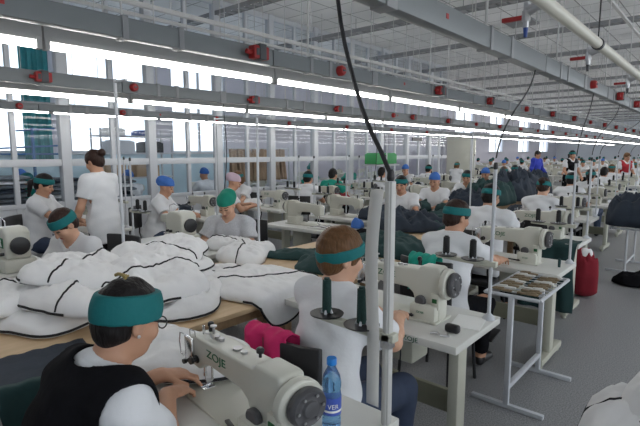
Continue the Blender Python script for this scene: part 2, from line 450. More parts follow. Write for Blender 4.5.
    if g['band']:
        f = Field(hl,hh,fh)
        if st == 'none' or g.get('cap'):   # a scarf or cap over the whole crown
            f.add([ell(hp(0,-.018,.040),V3(.092,.114,.108)*hs,HR,.02)])
            if g.get('cap') == 'scarf': f.add([ell(hp(0,-.105,.06),V3(.070,.060,.062)*hs,HR,.05), cone(hp(0,-.10,-.02),hp(.02,-.13,-.09),.025,.012,.02)])
            f.folds(.0022,g['seed']+5,1.6)
            f.cut(hp(0,.0,.022),HR@V3(0,.35,-1.)/1.06)
            nm = 'headscarf' if g.get('cap') == 'scarf' else 'cap'
        else:
            f.add([ell(hp(0,-.014,.034),V3(.0935,.1145,.120)*hs*g.get('bvol',1.),HR,.01)])
            if g.get('knot'): f.add([ell(hp(0,-.122,.012),V3(.028,.018,.02)*hs,HR,.01)])
            n = nrm(HR@V3(0,-g.get('btilt',.22),1.)); bw = g.get('bw',.030)
            bz = g.get('bz',.050); f.cut(hp(0,0,bz)+n*bw,n); f.cut(hp(0,0,bz)-n*bw,-n)
            nm = 'headband'
        out[nm] = f.mesh(nm,[M[g['band']]])
    out['_J'] = dict(H=H,HR=HR,hp=hp,N=N,S=S,J=J,sp=sp,fw=fw)
    return out
def person(spec, loc, rz, label, group=None):
    d = figure(spec); o = empty('person', loc, rz); tag(o, label, 'person', group)
    for k,me in d.items():
        if k[0] != '_': link(k, me, o)
    return o, d['_J']
# ------------------------------------------------------------------ furniture and machine prototypes
TH = .76                                   # height of a sewing table
def arm_profile():
    # front view of a lockstitch head: x along the arm from needle (0) to pillar (.47), z up from the bed
    return [(-.045,.130),(.035,.118),(.060,.150),(.100,.165),(.285,.160),(.318,.135),(.330,.090),(.330,.045),(.315,.0),(.475,.0),(.475,.285),
            (.455,.292),(.36,.292),(.345,.272),(.01,.262),(-.030,.252),(-.045,.235)]
def make_machine(loc=(0,0,0), rz=0, logo=True, enamel='cream', knob='blackp', detail=True):
    t = empty('sewing_machine', loc, rz)
    MB().box((.215,0,.006),(.53,.176,.012)).build('bed_plate',M[enamel],t,bevel=.004)
    a = MB(); a.prism(arm_profile(),-.046,.050); a.build('arm_body',M[enamel],t,bevel=.012,seg=3)
    MB().box((.395,-.010,.05),(.15,.15,.085)).build('pillar_base',M[enamel],t,bevel=.012)
    MB().box((-.018,-.050,.19),(.054,.014,.115)).build('face_plate',M['chrome'],t,bevel=.004)
    w = MB(); w.lathe([(0,0),(.066,.0),(.082,.006),(.082,.030),(.074,.036),(.0,.036)],(.478,.002,.205),28,'X')
    w.build('motor_housing',M[enamel],t,bevel=.002)
    h = MB(); h.lathe([(0,0),(.050,0),(.064,.005),(.066,.022),(.058,.034),(.050,.030),(.030,.030),(.026,.038),(0,.038)],(.514,.002,.205),28,'X')
    hw = h.build('handwheel',M['darkgrey'],t,bevel=.0015)
    b = MB()
    for k in range(6):
        an = k*math.pi/3; b.cyl((.548,.002+.045*math.cos(an),.205+.045*math.sin(an)),(.551,.002+.045*math.cos(an),.205+.045*math.sin(an)),.005,n=8)
    b.build('screw',M['steel'],hw)
    n = MB(); n.cyl((0,0,.290),(0,0,.075),.0055); n.cyl((0,0,.075),(0,0,.060),.007); n.cyl((0,0,.060),(0,0,.012),.0014,.0006,n=6)
    n.build('needle_bar',M['chrome'],t)
    p = MB(); p.cyl((.012,.022,.135),(.012,.022,.040),.0045); p.box((.006,.012,.036),(.014,.030,.010)); p.box((0,-.004,.018),(.018,.040,.004)); p.cyl((.008,.008,.036),(.002,0,.019),.004)
    p.build('presser_foot',M['chrome'],t)
    MB().cyl((.012,.022,.260),(.012,.022,.290),.008).lathe([(0,0),(.011,0),(.011,.014),(.006,.018),(0,.018)],(.012,.022,.288),12).build('pressure_screw',M[knob],t)
    MB().box((.0,0,.0135),(.055,.045,.003)).build('needle_plate',M['chrome'],t,bevel=.001)
    # thread guide wire loop beside the face plate, tension discs
    g = MB(); g.loft([(-.050,-.055,.250),(-.062,-.062,.255),(-.066,-.064,.215),(-.062,-.062,.160),(-.048,-.056,.150)],.0026,6)
    g.loft([(-.01,-.05,.255),(-.01,-.052,.285),(.02,-.048,.285),(.02,-.046,.262)],.0022,6)
    g.build('thread_guide',M['chrome'],t)
    for (x,z,r) in ((.028,.165,.017),(-.02,.142,.012)):
        d = MB(); d.lathe([(0,0),(r,0),(r,.004),(r*.6,.006),(r*.6,.016),(r*.85,.019),(r*.85,.028),(0,.028)],(x,-.048,z),14,'Y')
        d.v = [(v[0], -.096-v[1], v[2]) for v in d.v]          # faces the operator
        d.build('tension_knob',M['blackp'] if knob=='blackp' else M['chrome'],t)
    s = MB()
    for x in (.09,.115): MB().cyl((x,0,.266),(x,0,.278),.010,n=14).build('oil_cap',M['steel'],t)
    s.cyl((.05,.01,.268),(.05,.01,.300),.004); s.cyl((.05,.01,.300),(.05,.01,.306),.012); s.build('thread_post',M['steel'],t); s = MB(); s.loft([(.03,-.02,.270),(.05,-.03,.286),(.075,-.02,.286),(.09,-.02,.272)],.003,6)
    s.build('thread_loop',M['steel'],t)
    for x,r in ((.21,.016),(.245,.012)): MB().cyl((x,0,.262),(x,0,.277),r,n=16).build('oil_window',M['steel'],t)
    MB().cyl((.33,.0,.290),(.33,.0,.315),.005).lathe([(0,0),(.012,0),(.013,.012),(.008,.020),(0,.020)],(.33,0,.308),12).build('top_knob',M['blackp'],t)
    k = MB(); k.lathe([(0,0),(.024,0),(.030,.004),(.030,.020),(.024,.026),(0,.026)],(.372,0,0),20,'Y')
    for i,v in enumerate(k.v): k.v[i] = (v[0], -.046-v[1], v[2]+.105)
    k.build('stitch_dial',M['darkgrey'],t)
    MB().box((.455,-.05,.115),(.046,.020,.085)).build('control_panel',M[enamel],t,bevel=.004)
    c = MB().box((.455,-.0615,.120),(.026,.004,.022)); c.build('panel_display',M['green_led'],t)
    l = MB(); l.box((.30,-.085,.028),(.10,.016,.010),rz=R(-12)); l.cyl((.335,-.05,.045),(.335,-.085,.030),.007)
    l.build('reverse_lever',M['blackp'],t,bevel=.004)
    if logo:
        me = text_mesh('ZOJE',.046,M['greenlogo'],.0006)
        for v in me.vertices: x,y,z = v.co; v.co = (.150+x*1.15, -.0470-z, .218+y)
        link('logo',me,t)
        me = text_mesh('ZOJE',.016,M['greenlogo'],.0006)
        for v in me.vertices: x,y,z = v.co; v.co = (.385+x*1.3, -.0862-z, .052+y)
        link('logo',me,t)
    return t
def make_overlock(loc=(0,0,0), rz=0, emblem=True):
    """compact box-bodied machine with a square green emblem on its end plate"""
    t = empty('overlock_machine', loc, rz)
    MB().box((0,0,.05),(.30,.22,.10)).build('base',M['cream'],t,bevel=.015)
    MB().prism([(-.13,.10),(.14,.10),(.14,.30),(.08,.33),(-.06,.33),(-.13,.29)],-.09,.08).build('body',M['cream'],t,bevel=.02,seg=3)
    MB().prism([(-.30,.20),(-.12,.20),(-.12,.29),(-.28,.28),(-.30,.26)],-.05,.05).build('arm',M['cream'],t,bevel=.012)
    MB().cyl((-.27,0,.20),(-.27,0,.09),.006).box((-.27,0,.085),(.03,.05,.01)).build('needle_bar',M['chrome'],t)
    MB().lathe([(0,0),(.06,0),(.066,.006),(.066,.026),(.03,.034),(0,.034)],(.14,0,.20),22,'X').build('handwheel',M['blackp'],t)
    if emblem:
     e = MB().box((.05,-.092,.22),(.085,.006,.075)).build('emblem_plate',M['greenlogo'],t,bevel=.002)
     f = MB().lathe([(0,0),(.013,0),(.013,.002),(0,.002)],(.05,-.098,.235),12,'Y'); f.prism([(.028,.195),(.072,.195),(.05,.228)],-.098,-.095); f.build('emblem_mark',M['paper'],e)
    k = MB()
    for x in (-.08,-.03,.09): k.cyl((x,-.09,.14),(x,-.115,.14),.012)
    k.build('tension_knob',M['blackp'],t)
    MB().loft([(-.1,-.06,.32),(-.1,-.06,.38),(-.02,-.06,.40),(.06,-.06,.38),(.06,-.06,.32)],.004,6).build('thread_guide',M['chrome'],t)
    return t
def make_table(loc=(0,0,0), rz=0, w=1.2, d=.55, logo=False):
    t = empty('sewing_table', loc, rz)
    MB().box((0,0,TH-.020),(w,d,.040)).build('tabletop',M['white_lam'],t,bevel=.005)
    for s in (-1,1):
        l = MB(); l.box((s*(w/2-.10),-.03,.40),(.055,.10,.64)); l.build('leg',M['legbeige'],t,bevel=.006)
        f = MB(); f.box((s*(w/2-.10),0,.055),(.06,d-.02,.05)); MB().box((s*(w/2-.10),0,.729),(.05,d-.10,.022)).build('cleat',M['legbeige'],t,bevel=.003)
        for y in (-1,1): f.cyl((s*(w/2-.10),y*(d/2-.05),0),(s*(w/2-.10),y*(d/2-.05),.035),.022)
        f.build('foot_rail',M['legbeige'],t,bevel=.005)
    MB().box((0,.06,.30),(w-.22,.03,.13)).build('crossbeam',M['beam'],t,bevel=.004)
    MB().box((.18,.02,.60),(.16,.18,.20)).build('motor_box',M['legbeige'],t,bevel=.015)
    MB().box((-.05,-.05,.10),(.30,.20,.02),rx=R(12)).build('treadle',M['blackp'],t,bevel=.005)
    if logo:
        me = text_mesh('ZOJE',.030,M['greenlogo'],.0006)
        for v in me.vertices: x,y,z = v.co; v.co = (w/2-.24+x*1.3, -d/2-.0005-z, TH-.021+y)
        link('logo',me,t)
    return t
def make_stand(loc=(0,0,0), rz=0, h=.80, square=False):
    """pole on the table with a side arm and two round cone plates"""
    t = empty('thread_stand', loc, rz)
    if square:
        MB().box((0,0,h/2),(.026,.026,h)).box((0,-.014,h/2),(.014,.006,h)).build('pole',M['polew'],t,bevel=.004)
        MB().box((0,0,h*.36),(.036,.036,.05)).build('bracket',M['steel'],t,bevel=.004)
    else:
        MB().cyl((0,0,0),(0,0,h),.0095,n=14).build('pole',M['frame'],t)
        MB().lathe([(0,0),(.035,0),(.03,.012),(.014,.03),(0,.03)],(0,0,0),16).build('foot_flange',M['frame'],t)
    MB().lathe([(0,0),(.010,.004),(.0125,.014),(.011,.034),(.008,.040),(0,.040)],(0,0,h-.004),14).build('top_cap',M['blackp'],t)
    a = MB(); a.prism([(-.31,.297),(-.05,.287),(.03,.287),(.03,.315),(-.05,.315),(-.31,.309)],-.018,.018)
    a.build('arm',M['legbeige'],t,bevel=.003)
    for x,y in ((-.26,.005),(-.10,-.005)):
        p = MB(); p.lathe([(0,0),(.050,.0),(.060,.004),(.061,.008),(.052,.008),(.0,.006)],(x,y,.311),26); pl = p.build('cone_plate',M['blackp'],t)
        s = MB(); s.cyl((x,y,.318),(x,y,.40),.0045)
        for k in range(4):
            an = k*math.pi/2+.4; s.loft([(x+.008*math.cos(an),y+.008*math.sin(an),.345),(x+.019*math.cos(an),y+.019*math.sin(an),.318)],[.004,.005],5)
        s.build('spindle',M['frame'],pl)
    return t
CONE_AT = [(-.26,.005,.335),(-.10,-.005,.335)]
def cone_mesh(m, r=.017, h=.125):
    b = MB(); b.lathe([(0,0),(r*.9,0),(r*.95,.004),(r,.01),(r*.92,h*.93),(r*.6,h*.95),(r*.6,h),(0,h)],(0,0,0),16)
    return b.mesh('thread_cone',m)
def make_chair(loc, rz, fab='blackp'):
    t = empty('work_chair', loc, rz)
    MB().box((0,0,.425),(.42,.42,.05)).build('seat',M[fab],t,bevel=.02,seg=3)
    b = MB()
    for i in range(9):
        pass
    pts = [(-.20,.03),(-.12,.0),(0,-.012),(.12,.0),(.20,.03),(.20,.055),(.12,.028),(0,.016),(-.12,.028),(-.20,.055)]
    b.prism([(p[0],p[1]-.235) for p in pts],.62,.93,'XY'); b.build('backrest',M[fab],t,bevel=.008)
    for sx in (-1,1):
        for sy in (-1,1):
            MB().loft([(sx*.18,sy*.17,.41),(sx*.20,sy*.20,0)],.012,8).build('leg',M['blackp'],t)
        MB().loft([(sx*.17,-.17,.41),(sx*.17,-.215,.55),(sx*.17,-.205,.72)],.010,8).build('back_post',M['blackp'],t)
    return t

# ------------------------------------------------------------------ soft things
def puff(name, c, size, rz=0, H=.10, seed=0, p=3.5, m='quilt', rough=.3, lump=9., base=None, warp=None, tilt=(0,0), piping=None, seamline=None, edge=.25, parent=None, nr=16, ns=64, wav=.10, seams=0, fine=.15):
    """cushion-like or cloth-like body with an irregular rounded outline; closed mesh with real thickness"""
    rnd = random.Random(seed); ph = [rnd.random()*6.28 for _ in range(6)]
    off = Vector((rnd.random()*50, rnd.random()*50, rnd.random()*50))
    a, b = size[0]/2, size[1]/2
    def outline(t):
        ct, st = math.cos(t), math.sin(t)
        r = (abs(ct)**p+abs(st)**p)**(-1/p)
        w = 1+wav*(.5*math.sin(2*t+ph[0])+.5*math.sin(3*t+ph[1])+.4*math.sin(5*t+ph[2]))
        return r*w*a*ct, r*w*b*st
    top, bot = [], []
    W = warp or (lambda v: v)
    cr, sr = math.cos(rz), math.sin(rz)
    def world(x, y): return c[0]+cr*x-sr*y, c[1]+sr*x+cr*y
    for i in range(nr+1):
        q = (i/nr)**.85
        for j in range(ns):
            ox, oy = outline(2*math.pi*j/ns); x, y = ox*q, oy*q
            wx, wy = world(x, y)
            pr = max(0, 1-q**4)**.55
            n = noise.noise(Vector((wx,wy,seed*3.1))*lump+off) + .6*noise.noise(Vector((wx,wy,seed))*lump*2.3+off) + fine*noise.noise(Vector((wx,wy*1.3,seed))*lump*5.+off)
            rg = 1-abs(noise.noise(Vector((wx*.8,wy*1.1,seed*1.7))*lump*.8+off))*2
            sm = 0
            if seams: sm = -.45*math.exp(-((math.sin(math.pi*seams*(x/a*.5+.5)))/.16)**2)*pr
            z0 = (base(wx,wy) if base else 0) + tilt[0]*x+tilt[1]*y
            zt = z0 + H*(edge + (1-edge)*pr)*(1+rough*n+rough*.9*rg+sm)
            zt = max(zt, z0+.004)
            zb = z0 + H*edge*.3*(q**3)
            top.append(Vector(W(Vector((wx,wy,c[2]+zt))))-Vector(c)); bot.append(Vector(W(Vector((wx,wy,c[2]+min(zb,zt-.003)))))-Vector(c))
    mb = MB(); T = (nr+1)*ns; vs = top+bot; fs = []
    for i in range(nr):
        for j in range(ns):
            j2 = (j+1)%ns
            fs.append((i*ns+j,(i+1)*ns+j,(i+1)*ns+j2,i*ns+j2)); fs.append((T+i*ns+j,T+i*ns+j2,T+(i+1)*ns+j2,T+(i+1)*ns+j))
    for j in range(ns):
        j2 = (j+1)%ns; fs.append((nr*ns+j,T+nr*ns+j,T+nr*ns+j2,nr*ns+j2))
    mb.add(vs,fs)
    me = bpy.data.meshes.new(name); me.from_pydata([tuple(v) for v in mb.v],[],mb.f)
    bm = bmesh.new(); bm.from_mesh(me); bmesh.ops.remove_doubles(bm,verts=bm.verts,dist=1e-6); bmesh.ops.recalc_face_normals(bm,faces=bm.faces); bm.to_mesh(me); bm.free()
    me.materials.append(M[m])
    me.polygons.foreach_set('use_smooth',[True]*len(me.polygons))
    o = link(name, me, parent, c)
    if seamline:
        for (j0,j1) in seamline:
            pts = [top[i*ns+j0]+Vector((0,0,.002)) for i in range(nr,-1,-1)]+[top[i*ns+j1]+Vector((0,0,.002)) for i in range(1,nr+1)]
            MB().loft(pts,.0055,6).build('seam_tape',M['piping'],o)
    if piping:
        for k,(j0,j1) in enumerate(piping):
            pts = []
            js = range(j0, j1+1)
            for j in js:
                v = (top[nr*ns+j%ns]+bot[nr*ns+j%ns])*.5; pts.append(v+Vector((0,0,.002)))
            MB().loft(pts,.007,6).build('piping',M['piping'],o)
    return o
def drape(xe, z0, sgn=1, k=.22):
    """cloth beyond the edge x = xe hangs down"""
    def w(v):
        d = (v.x-xe)*sgn
        if d <= 0: return v
        a = min(d, .06)
        return Vector((xe+sgn*(a*.8+(d-a)*k*.3+.012*math.sin(v.y*22)*min(1,d*6)), v.y, v.z - (d-a)*.96 - a*.4))
    return w
def cloth_sheet(name, pts_fn, nu, nv, m, thick=.004, parent=None, loc=(0,0,0)):
    """a cloth of real thickness over a (u,v) grid"""
    bm = bmesh.new(); g = [[bm.verts.new(pts_fn(i/(nu-1), j/(nv-1))) for j in range(nv)] for i in range(nu)]
    for i in range(nu-1):
        for j in range(nv-1): bm.faces.new((g[i][j],g[i+1][j],g[i+1][j+1],g[i][j+1]))
    bm.normal_update()
    bmesh.ops.solidify(bm, geom=bm.faces[:], thickness=thick)
    bmesh.ops.recalc_face_normals(bm, faces=bm.faces)
    me = bpy.data.meshes.new(name); bm.to_mesh(me); bm.free(); me.materials.append(M[m])
    me.polygons.foreach_set('use_smooth',[True]*len(me.polygons))
    return link(name, me, parent, loc)
# ------------------------------------------------------------------ camera, world
cam = bpy.data.cameras.new('camera'); cam.sensor_width = 36; cam.lens = 475/640*36; cam.clip_end = 200; cam.clip_start = .05
camo = bpy.data.objects.new('camera', cam); COL.objects.link(camo); SC.camera = camo
CAMZ = 1.65
camo.location = (0,0,CAMZ); camo.rotation_euler = (R(90-7.318), 0, R(40.911))
w = bpy.data.worlds.new('overcast'); SC.world = w; w.use_nodes = True
w.node_tree.nodes['Background'].inputs[0].default_value = (.86,.93,1.0,1); w.node_tree.nodes['Background'].inputs[1].default_value = 1.6
SC.view_settings.view_transform = 'Standard'; SC.view_settings.look = 'None'; SC.view_settings.gamma = 1; SC.view_settings.exposure = .80
SC.view_settings.use_curve_mapping = False
SC.cycles.use_denoising = True; SC.cycles.max_bounces = 8; SC.cycles.diffuse_bounces = 7; SC.cycles.glossy_bounces = 3; SC.cycles.transparent_max_bounces = 12
SC.cycles.sample_clamp_indirect = 6

# ------------------------------------------------------------------ the hall
XL, XR, YB, YF, ZC = -12.0, 5.0, -3.6, 46.0, 4.35
def floor_mat():
    m = mat('speckled_vinyl', (.21,.215,.22), .38, var=.01); nt = m.node_tree; b = nt.nodes['Principled BSDF']
    n = [k for k in nt.nodes if k.type == 'TEX_NOISE'][0]; n.inputs['Scale'].default_value = 110; n.inputs['Detail'].default_value = 2
    mx = [k for k in nt.nodes if k.type == 'MIX'][0]
    rp = nt.nodes.new('ShaderNodeValToRGB'); rp.color_ramp.elements[0].position = .35; rp.color_ramp.elements[1].position = .65
    nt.links.new(n.outputs['Fac'], rp.inputs['Fac']); nt.links.new(rp.outputs['Color'], mx.inputs['Factor'])
    mx.inputs['A'].default_value = (.17,.172,.178,1); mx.inputs['B'].default_value = (.34,.345,.352,1)
    return m
def tile_mat():
    m = mat('ceiling_tiles', (.56,.56,.555), .85, var=.02); nt = m.node_tree; b = nt.nodes['Principled BSDF']
    tc = [k for k in nt.nodes if k.type == 'TEX_COORD'][0]
    br = nt.nodes.new('ShaderNodeTexBrick'); br.offset = 0; br.squash = 1
    br.inputs['Scale'].default_value = 1; br.inputs['Brick Width'].default_value = .6; br.inputs['Row Height'].default_value = .6
    br.inputs['Mortar Size'].default_value = .010; br.inputs['Mortar Smooth'].default_value = .1
    br.inputs['Color1'].default_value = (.84,.84,.835,1); br.inputs['Color2'].default_value = (.78,.78,.777,1); br.inputs['Mortar'].default_value = (.30,.30,.30,1)
    nt.links.new(tc.outputs['Object'], br.inputs['Vector']); nt.links.new(br.outputs['Color'], b.inputs['Base Color'])
    return m
struct(MB().box(((XL+XR)/2,(YB+YF)/2,-.05),(XR-XL,YF-YB,.1)).build('floor',floor_mat(),smooth=False))
struct(MB().box(((XL+XR)/2,(YB+YF)/2,ZC+.05),(XR-XL,YF-YB,.1)).build('ceiling',tile_mat(),smooth=False))
wall_w = mat('white_plaster', (.74,.76,.80), .8, var=.03, vscale=1.5)
wall_l = mat('lilac_plaster', (.58,.57,.64), .8, var=.04, vscale=1.2)
wall_b = mat('light_blue_plaster', (.50,.66,.74), .8, var=.03, vscale=1.5)
# left wall with window openings
WINS = [(2.1,4.35),(4.75,7.0),(7.5,9.4),(25.5,28.0),(30.5,33.0),(36.,38.5),(41.,43.5)]
Z0, Z1 = 1.62, 4.05
wl = MB(); y = YB
for a, b in WINS:
    wl.box((XL-.12,(y+a)/2,ZC/2),(.24,a-y,ZC)); wl.box((XL-.12,(a+b)/2,Z1+(ZC-Z1)/2),(.24,b-a,ZC-Z1)); wl.box((XL-.12,(a+b)/2,Z0/2),(.24,b-a,Z0)); y = b
wl.box((XL-.12,(y+YF)/2,ZC/2),(.24,YF-y,ZC))
struct(wl.build('wall_left',wall_l,smooth=False))
struct(MB().box((XL+.012,4.5,.80),(.02,11.0,1.58)).build('trim_1',wall_b,smooth=False))
glass = bpy.data.materials.new('clear_glass'); glass.use_nodes = True
nt = glass.node_tree; nt.nodes.remove(nt.nodes['Principled BSDF'])
tr = nt.nodes.new('ShaderNodeBsdfTransparent'); tr.inputs[0].default_value = (.93,.95,.97,1); gl = nt.nodes.new('ShaderNodeBsdfGlossy'); gl.inputs['Roughness'].default_value = .02
fr = nt.nodes.new('ShaderNodeFresnel'); fr.inputs['IOR'].default_value = 1.35; ge = nt.nodes.new('ShaderNodeNewGeometry'); iv = nt.nodes.new('ShaderNodeMath'); iv.operation='SUBTRACT'; iv.inputs[0].default_value = 1; mu = nt.nodes.new('ShaderNodeMath'); mu.operation='MULTIPLY'; nt.links.new(ge.outputs['Backfacing'],iv.inputs[1]); nt.links.new(fr.outputs[0],mu.inputs[0]); nt.links.new(iv.outputs[0],mu.inputs[1]); mx = nt.nodes.new('ShaderNodeMixShader')
nt.links.new(mu.outputs[0],mx.inputs[0]); nt.links.new(tr.outputs[0],mx.inputs[1]); nt.links.new(gl.outputs[0],mx.inputs[2]); nt.links.new(mx.outputs[0],nt.nodes['Material Output'].inputs[0])
M['glass'] = glass
for i,(a,b) in enumerate(WINS):
    f = MB()
    for yy in (a+.03,(a+b)/2,b-.03): f.box((XL-.08,yy,(Z0+Z1)/2),(.07,.07,Z1-Z0))
    for zz in (Z0+.03,2.75,Z1-.03): f.box((XL-.08,(a+b)/2,zz),(.068,b-a,.06))
    o = struct(f.build('window_%d'%(i+1),M['frame'],bevel=.004))
    MB().box((XL-.10,(a+b)/2,(Z0+Z1)/2),(.006,b-a-.1,Z1-Z0-.1)).build('pane',M['glass'],o,smooth=False)
    MB().box((XL+.06,(a+b)/2,Z0-.015),(.16,b-a+.1,.03)).build('window_sill',M['frame'],o,bevel=.006)
struct(MB().box(((XL+XR)/2,YB-.1,ZC/2),(XR-XL,.2,ZC)).build('wall_back',wall_w,smooth=False))
struct(MB().box(((XL+XR)/2,YF+.1,ZC/2),(XR-XL,.2,ZC)).build('wall_far',wall_w,smooth=False))
wr = MB().box((XR+.1,(YB+YF)/2,.45),(.2,YF-YB,.9)).box((XR+.1,(YB+YF)/2,ZC-.3),(.2,YF-YB,.6))
for q in range(17): wr.box((XR+.1,YB+.4+3.0*q,ZC/2),(.2,.6,ZC))
struct(wr.build('wall_right',wall_w,smooth=False))
# curtain
def curt(y0,y1):
    def f(u,v):
        yy = y0+(y1-y0)*u; return Vector((XL+.17+.035*math.sin(u*24)+.012*math.sin(u*61+v*3), yy, Z0-.15+(Z1+.12-Z0+.15)*v))
    return f
tag(cloth_sheet('curtain',curt(3.72,4.32),60,8,'curtain',.006),'long teal curtain gathered at the side of the window beyond the glass partition','curtain')

# glass partition along the left of the sewing rows
XP, YPE = -7.2, 14.6
pt = MB(); yy = [.10+1.335*k for k in range(12)]
for k,yv in enumerate(yy):
    if yv > YPE+.1: break
    pt.box((XP,yv,ZC/2-.003),(.13,.13,ZC-.006))
for k in range(len(yy)-1):
    if yy[k+1] > YPE+.2: break
    pt.box((XP,(yy[k]+yy[k+1])/2+.03,ZC/2-.003),(.065,.06,ZC-.01))
for zz,hh in ((1.50,.10),(2.62,.09),(.92,.06),(ZC-.06,.10)): pt.box((XP,YPE/2-.8,zz),(.075,YPE+1.7,hh))
pt.box((XP,YPE/2-.8,.46),(.045,YPE+1.7,.90))
pn = struct(pt.build('wall_partition',M['frame'],bevel=.004))
for (z0,z1) in ((.95,1.45),(1.55,2.575),(2.665,ZC-.11)):
    MB().box((XP,YPE/2-.8,(z0+z1)/2),(.006,YPE+1.6,z1-z0)).build('glass_pane',M['glass'],pn,smooth=False)
# cream end panels beyond the partition
struct(MB().box((-7.75,17.0,1.12),(1.1,.10,2.24)).build('wall_cream_panel',M['wallcream'],bevel=.01))
struct(MB().box((-9.9,17.1,1.5),(3.2,.10,3.0)).build('wall_cross',wall_l,bevel=.01))

# cable trays across the ceiling, rails along it
tm = MB(); L = XR-XL-.3
for s in (-1,1): tm.box((0,s*.10,.03),(L,.012,.07))
k = -L/2+.1
while k < L/2:
    tm.box((k,0,.01),(.11,.19,.012)); k += .17
for q in range(7): tm.cyl((-L/2+1.2+q*2.3,0,.0),(-L/2+1.2+q*2.3,0,ZC-4.055),.006,n=6)
tme = tm.mesh('cable_tray',M['tray'],smooth=False)
for i in range(17):
    o = link('cable_tray',tme,None,((XL+XR)/2,2.9+2.6*i,4.05))
    tag(o,'%s perforated grey cable tray crossing the ceiling, counted from the near end'%ORD[i],'cable tray','cable trays across the ceiling')
for i,(x,z,r) in enumerate(((-2.35,2.86,.030),(-1.35,3.55,.02),(-4.9,3.2,.028),(-7.0,3.7,.03))):
    c = MB().box((x,21,z),(r*2,46,r*1.6))
    for q in range(20): c.cyl((x,.8+q*2.3,z),(x,.8+q*2.3,ZC),.005,n=6)
    o = c.build('ceiling_rail',M['rail'])
    tag(o,['thin white rail under the ceiling between the two nearest trunkings','narrow conduit rail high under the ceiling above the aisle side','white rail hung under the ceiling above the second row of tubes','white rail under the ceiling next to the glass partition'][i],'rail')
o = MB().box((-4.9,8.4,ZC-.012),(1.16,.56,.024)).build('ceiling_panel',M['paper'],bevel=.004); tag(o,'pale blank panel set in the ceiling tiles behind the hanging black cable','panel')
o = MB().box((-3.6,10.6,ZC-.02),(.55,.55,.04)).build('air_vent',M['tray'],bevel=.004); tag(o,'square air grille in the ceiling above the middle rows','vent')

# ------------------------------------------------------------------ tube lamps: continuous rows of hung fixtures
fx = empty('tube_lamp'); tag(fx,'','lamp')
h = MB().prism([(-.020,.019),(.020,.019),(.022,.050),(.016,.100),(-.016,.100),(-.022,.050)],0.004,1.496)
h.build('housing',M['housing'],fx,bevel=.004)
MB().cyl((0,.03,0),(0,1.47,0),.0165,n=12).build('tube',M['tube'],fx)
for yy_ in (.018,1.482): MB().box((0,yy_,.008),(.045,.024,.055)).build('lamp_holder',M['housing'],fx,bevel=.003)
for yy_ in (.3,1.2): MB().cyl((0,yy_,.08),(0,yy_,ZC-2.155),.004,n=6).build('hanger_rod',M['rail'],fx)
first = True
for nm,x,z,n in (('nearest row of lamps',-2.52,2.15,27),('second row of lamps',-4.58,2.15,27),('third row of lamps, by the glass partition',-6.6,2.15,27),('lamp row on the window side',-9.6,2.45,27),('added unseen row across the aisle',1.7,2.15,27),('added unseen row by the right wall',3.7,2.15,27)):  # last two rows hang out of view, added to brighten the hall
    for k in range(n):
        lab = '%s white tube lamp along the %s'%(ORD[k] if k < 20 else 'twenty-'+ORD[k-20], nm)
        if first: o = fx; first = False; o.location = (x,-.6+1.5*k,z); o['label'] = lab; o['group'] = 'tube lamps hung in rows'
        else: dup(fx,(x,-.6+1.5*k,z),0,lab,None,'tube lamps hung in rows')
# ------------------------------------------------------------------ power trunking with plug boxes
def trunk_proto(hh, ww, det=True):
    t = empty('power_trunking'); tag(t,'','trunking')
    MB().box((0,1.5,hh/2),(ww,2.992,hh)).build('duct',M['trunk'],t,bevel=.004)
    for yy_ in (.35,.55,1.1,2.05,2.35) if det else (.35,2.05): MB().box((0,yy_,hh/2),(ww+.014,.030 if yy_ != 1.1 else .07,hh+.014)).build('clamp',M['tray'],t,bevel=.002)
    for yy_ in (.35,2.05): MB().cyl((0,yy_,hh),(0,yy_,ZC-2.215),.0055,n=6).build('hanger_rod',M['rail'],t)
    if not det: return t
    e = MB().box((ww/2+.001,1.55,hh*.55),(.002,.022,.022)); e.build('red_mark',M['redp'],t)
    return t
TR = [('trunking nearest the aisle',-1.03,2.18,.105,.065,.45,14,[4.76,5.97,7.1,8.1]+[9.3+1.25*k for k in range(14)]),
      ('trunking above the plywood benches',-2.23,2.18,.095,.06,-.9,14,[1.95,2.75,4.25,5.5,6.8,8.0,9.3]+[10.6+1.3*k for k in range(12)]),
      ('trunking over the middle tables',-4.15,2.17,.105,.06,-.9,14,[1.45,2.2,3.6,5.1,6.5,7.1,8.4,9.7]+[11+1.4*k for k in range(9)]),
      ('trunking by the glass partition',-6.15,2.12,.085,.06,-.9,14,[1.9,3.1,4.6,6.2,7.9,9.6,11.3])]
bx = empty('plug_box'); tag(bx,'','plug box')
MB().box((.035,0,0),(.06,.115,.075)).build('cover',M['redp'],bx,bevel=.008)
MB().box((.040,.004,.004),(.064,.050,.088)).box((.067,-.035,0),(.004,.022,.04)).build('breaker',M['darkgrey'],bx,bevel=.003)
MB().loft([(.035,-.05,0),(.035,-.075,-.004),(.033,-.095,0)],.014,8).build('cable_plug',M['redp'],bx)
bx2 = empty('plug_box'); tag(bx2,'','plug box')
MB().lathe([(0,0),(.036,0),(.036,.03),(.026,.045),(0,.045)],(0,0,0),16,'X').build('cover',M['redp'],bx2)
MB().box((.046,0,0),(.012,.03,.012)).build('switch',M['darkgrey'],bx2,bevel=.002)
used = set()
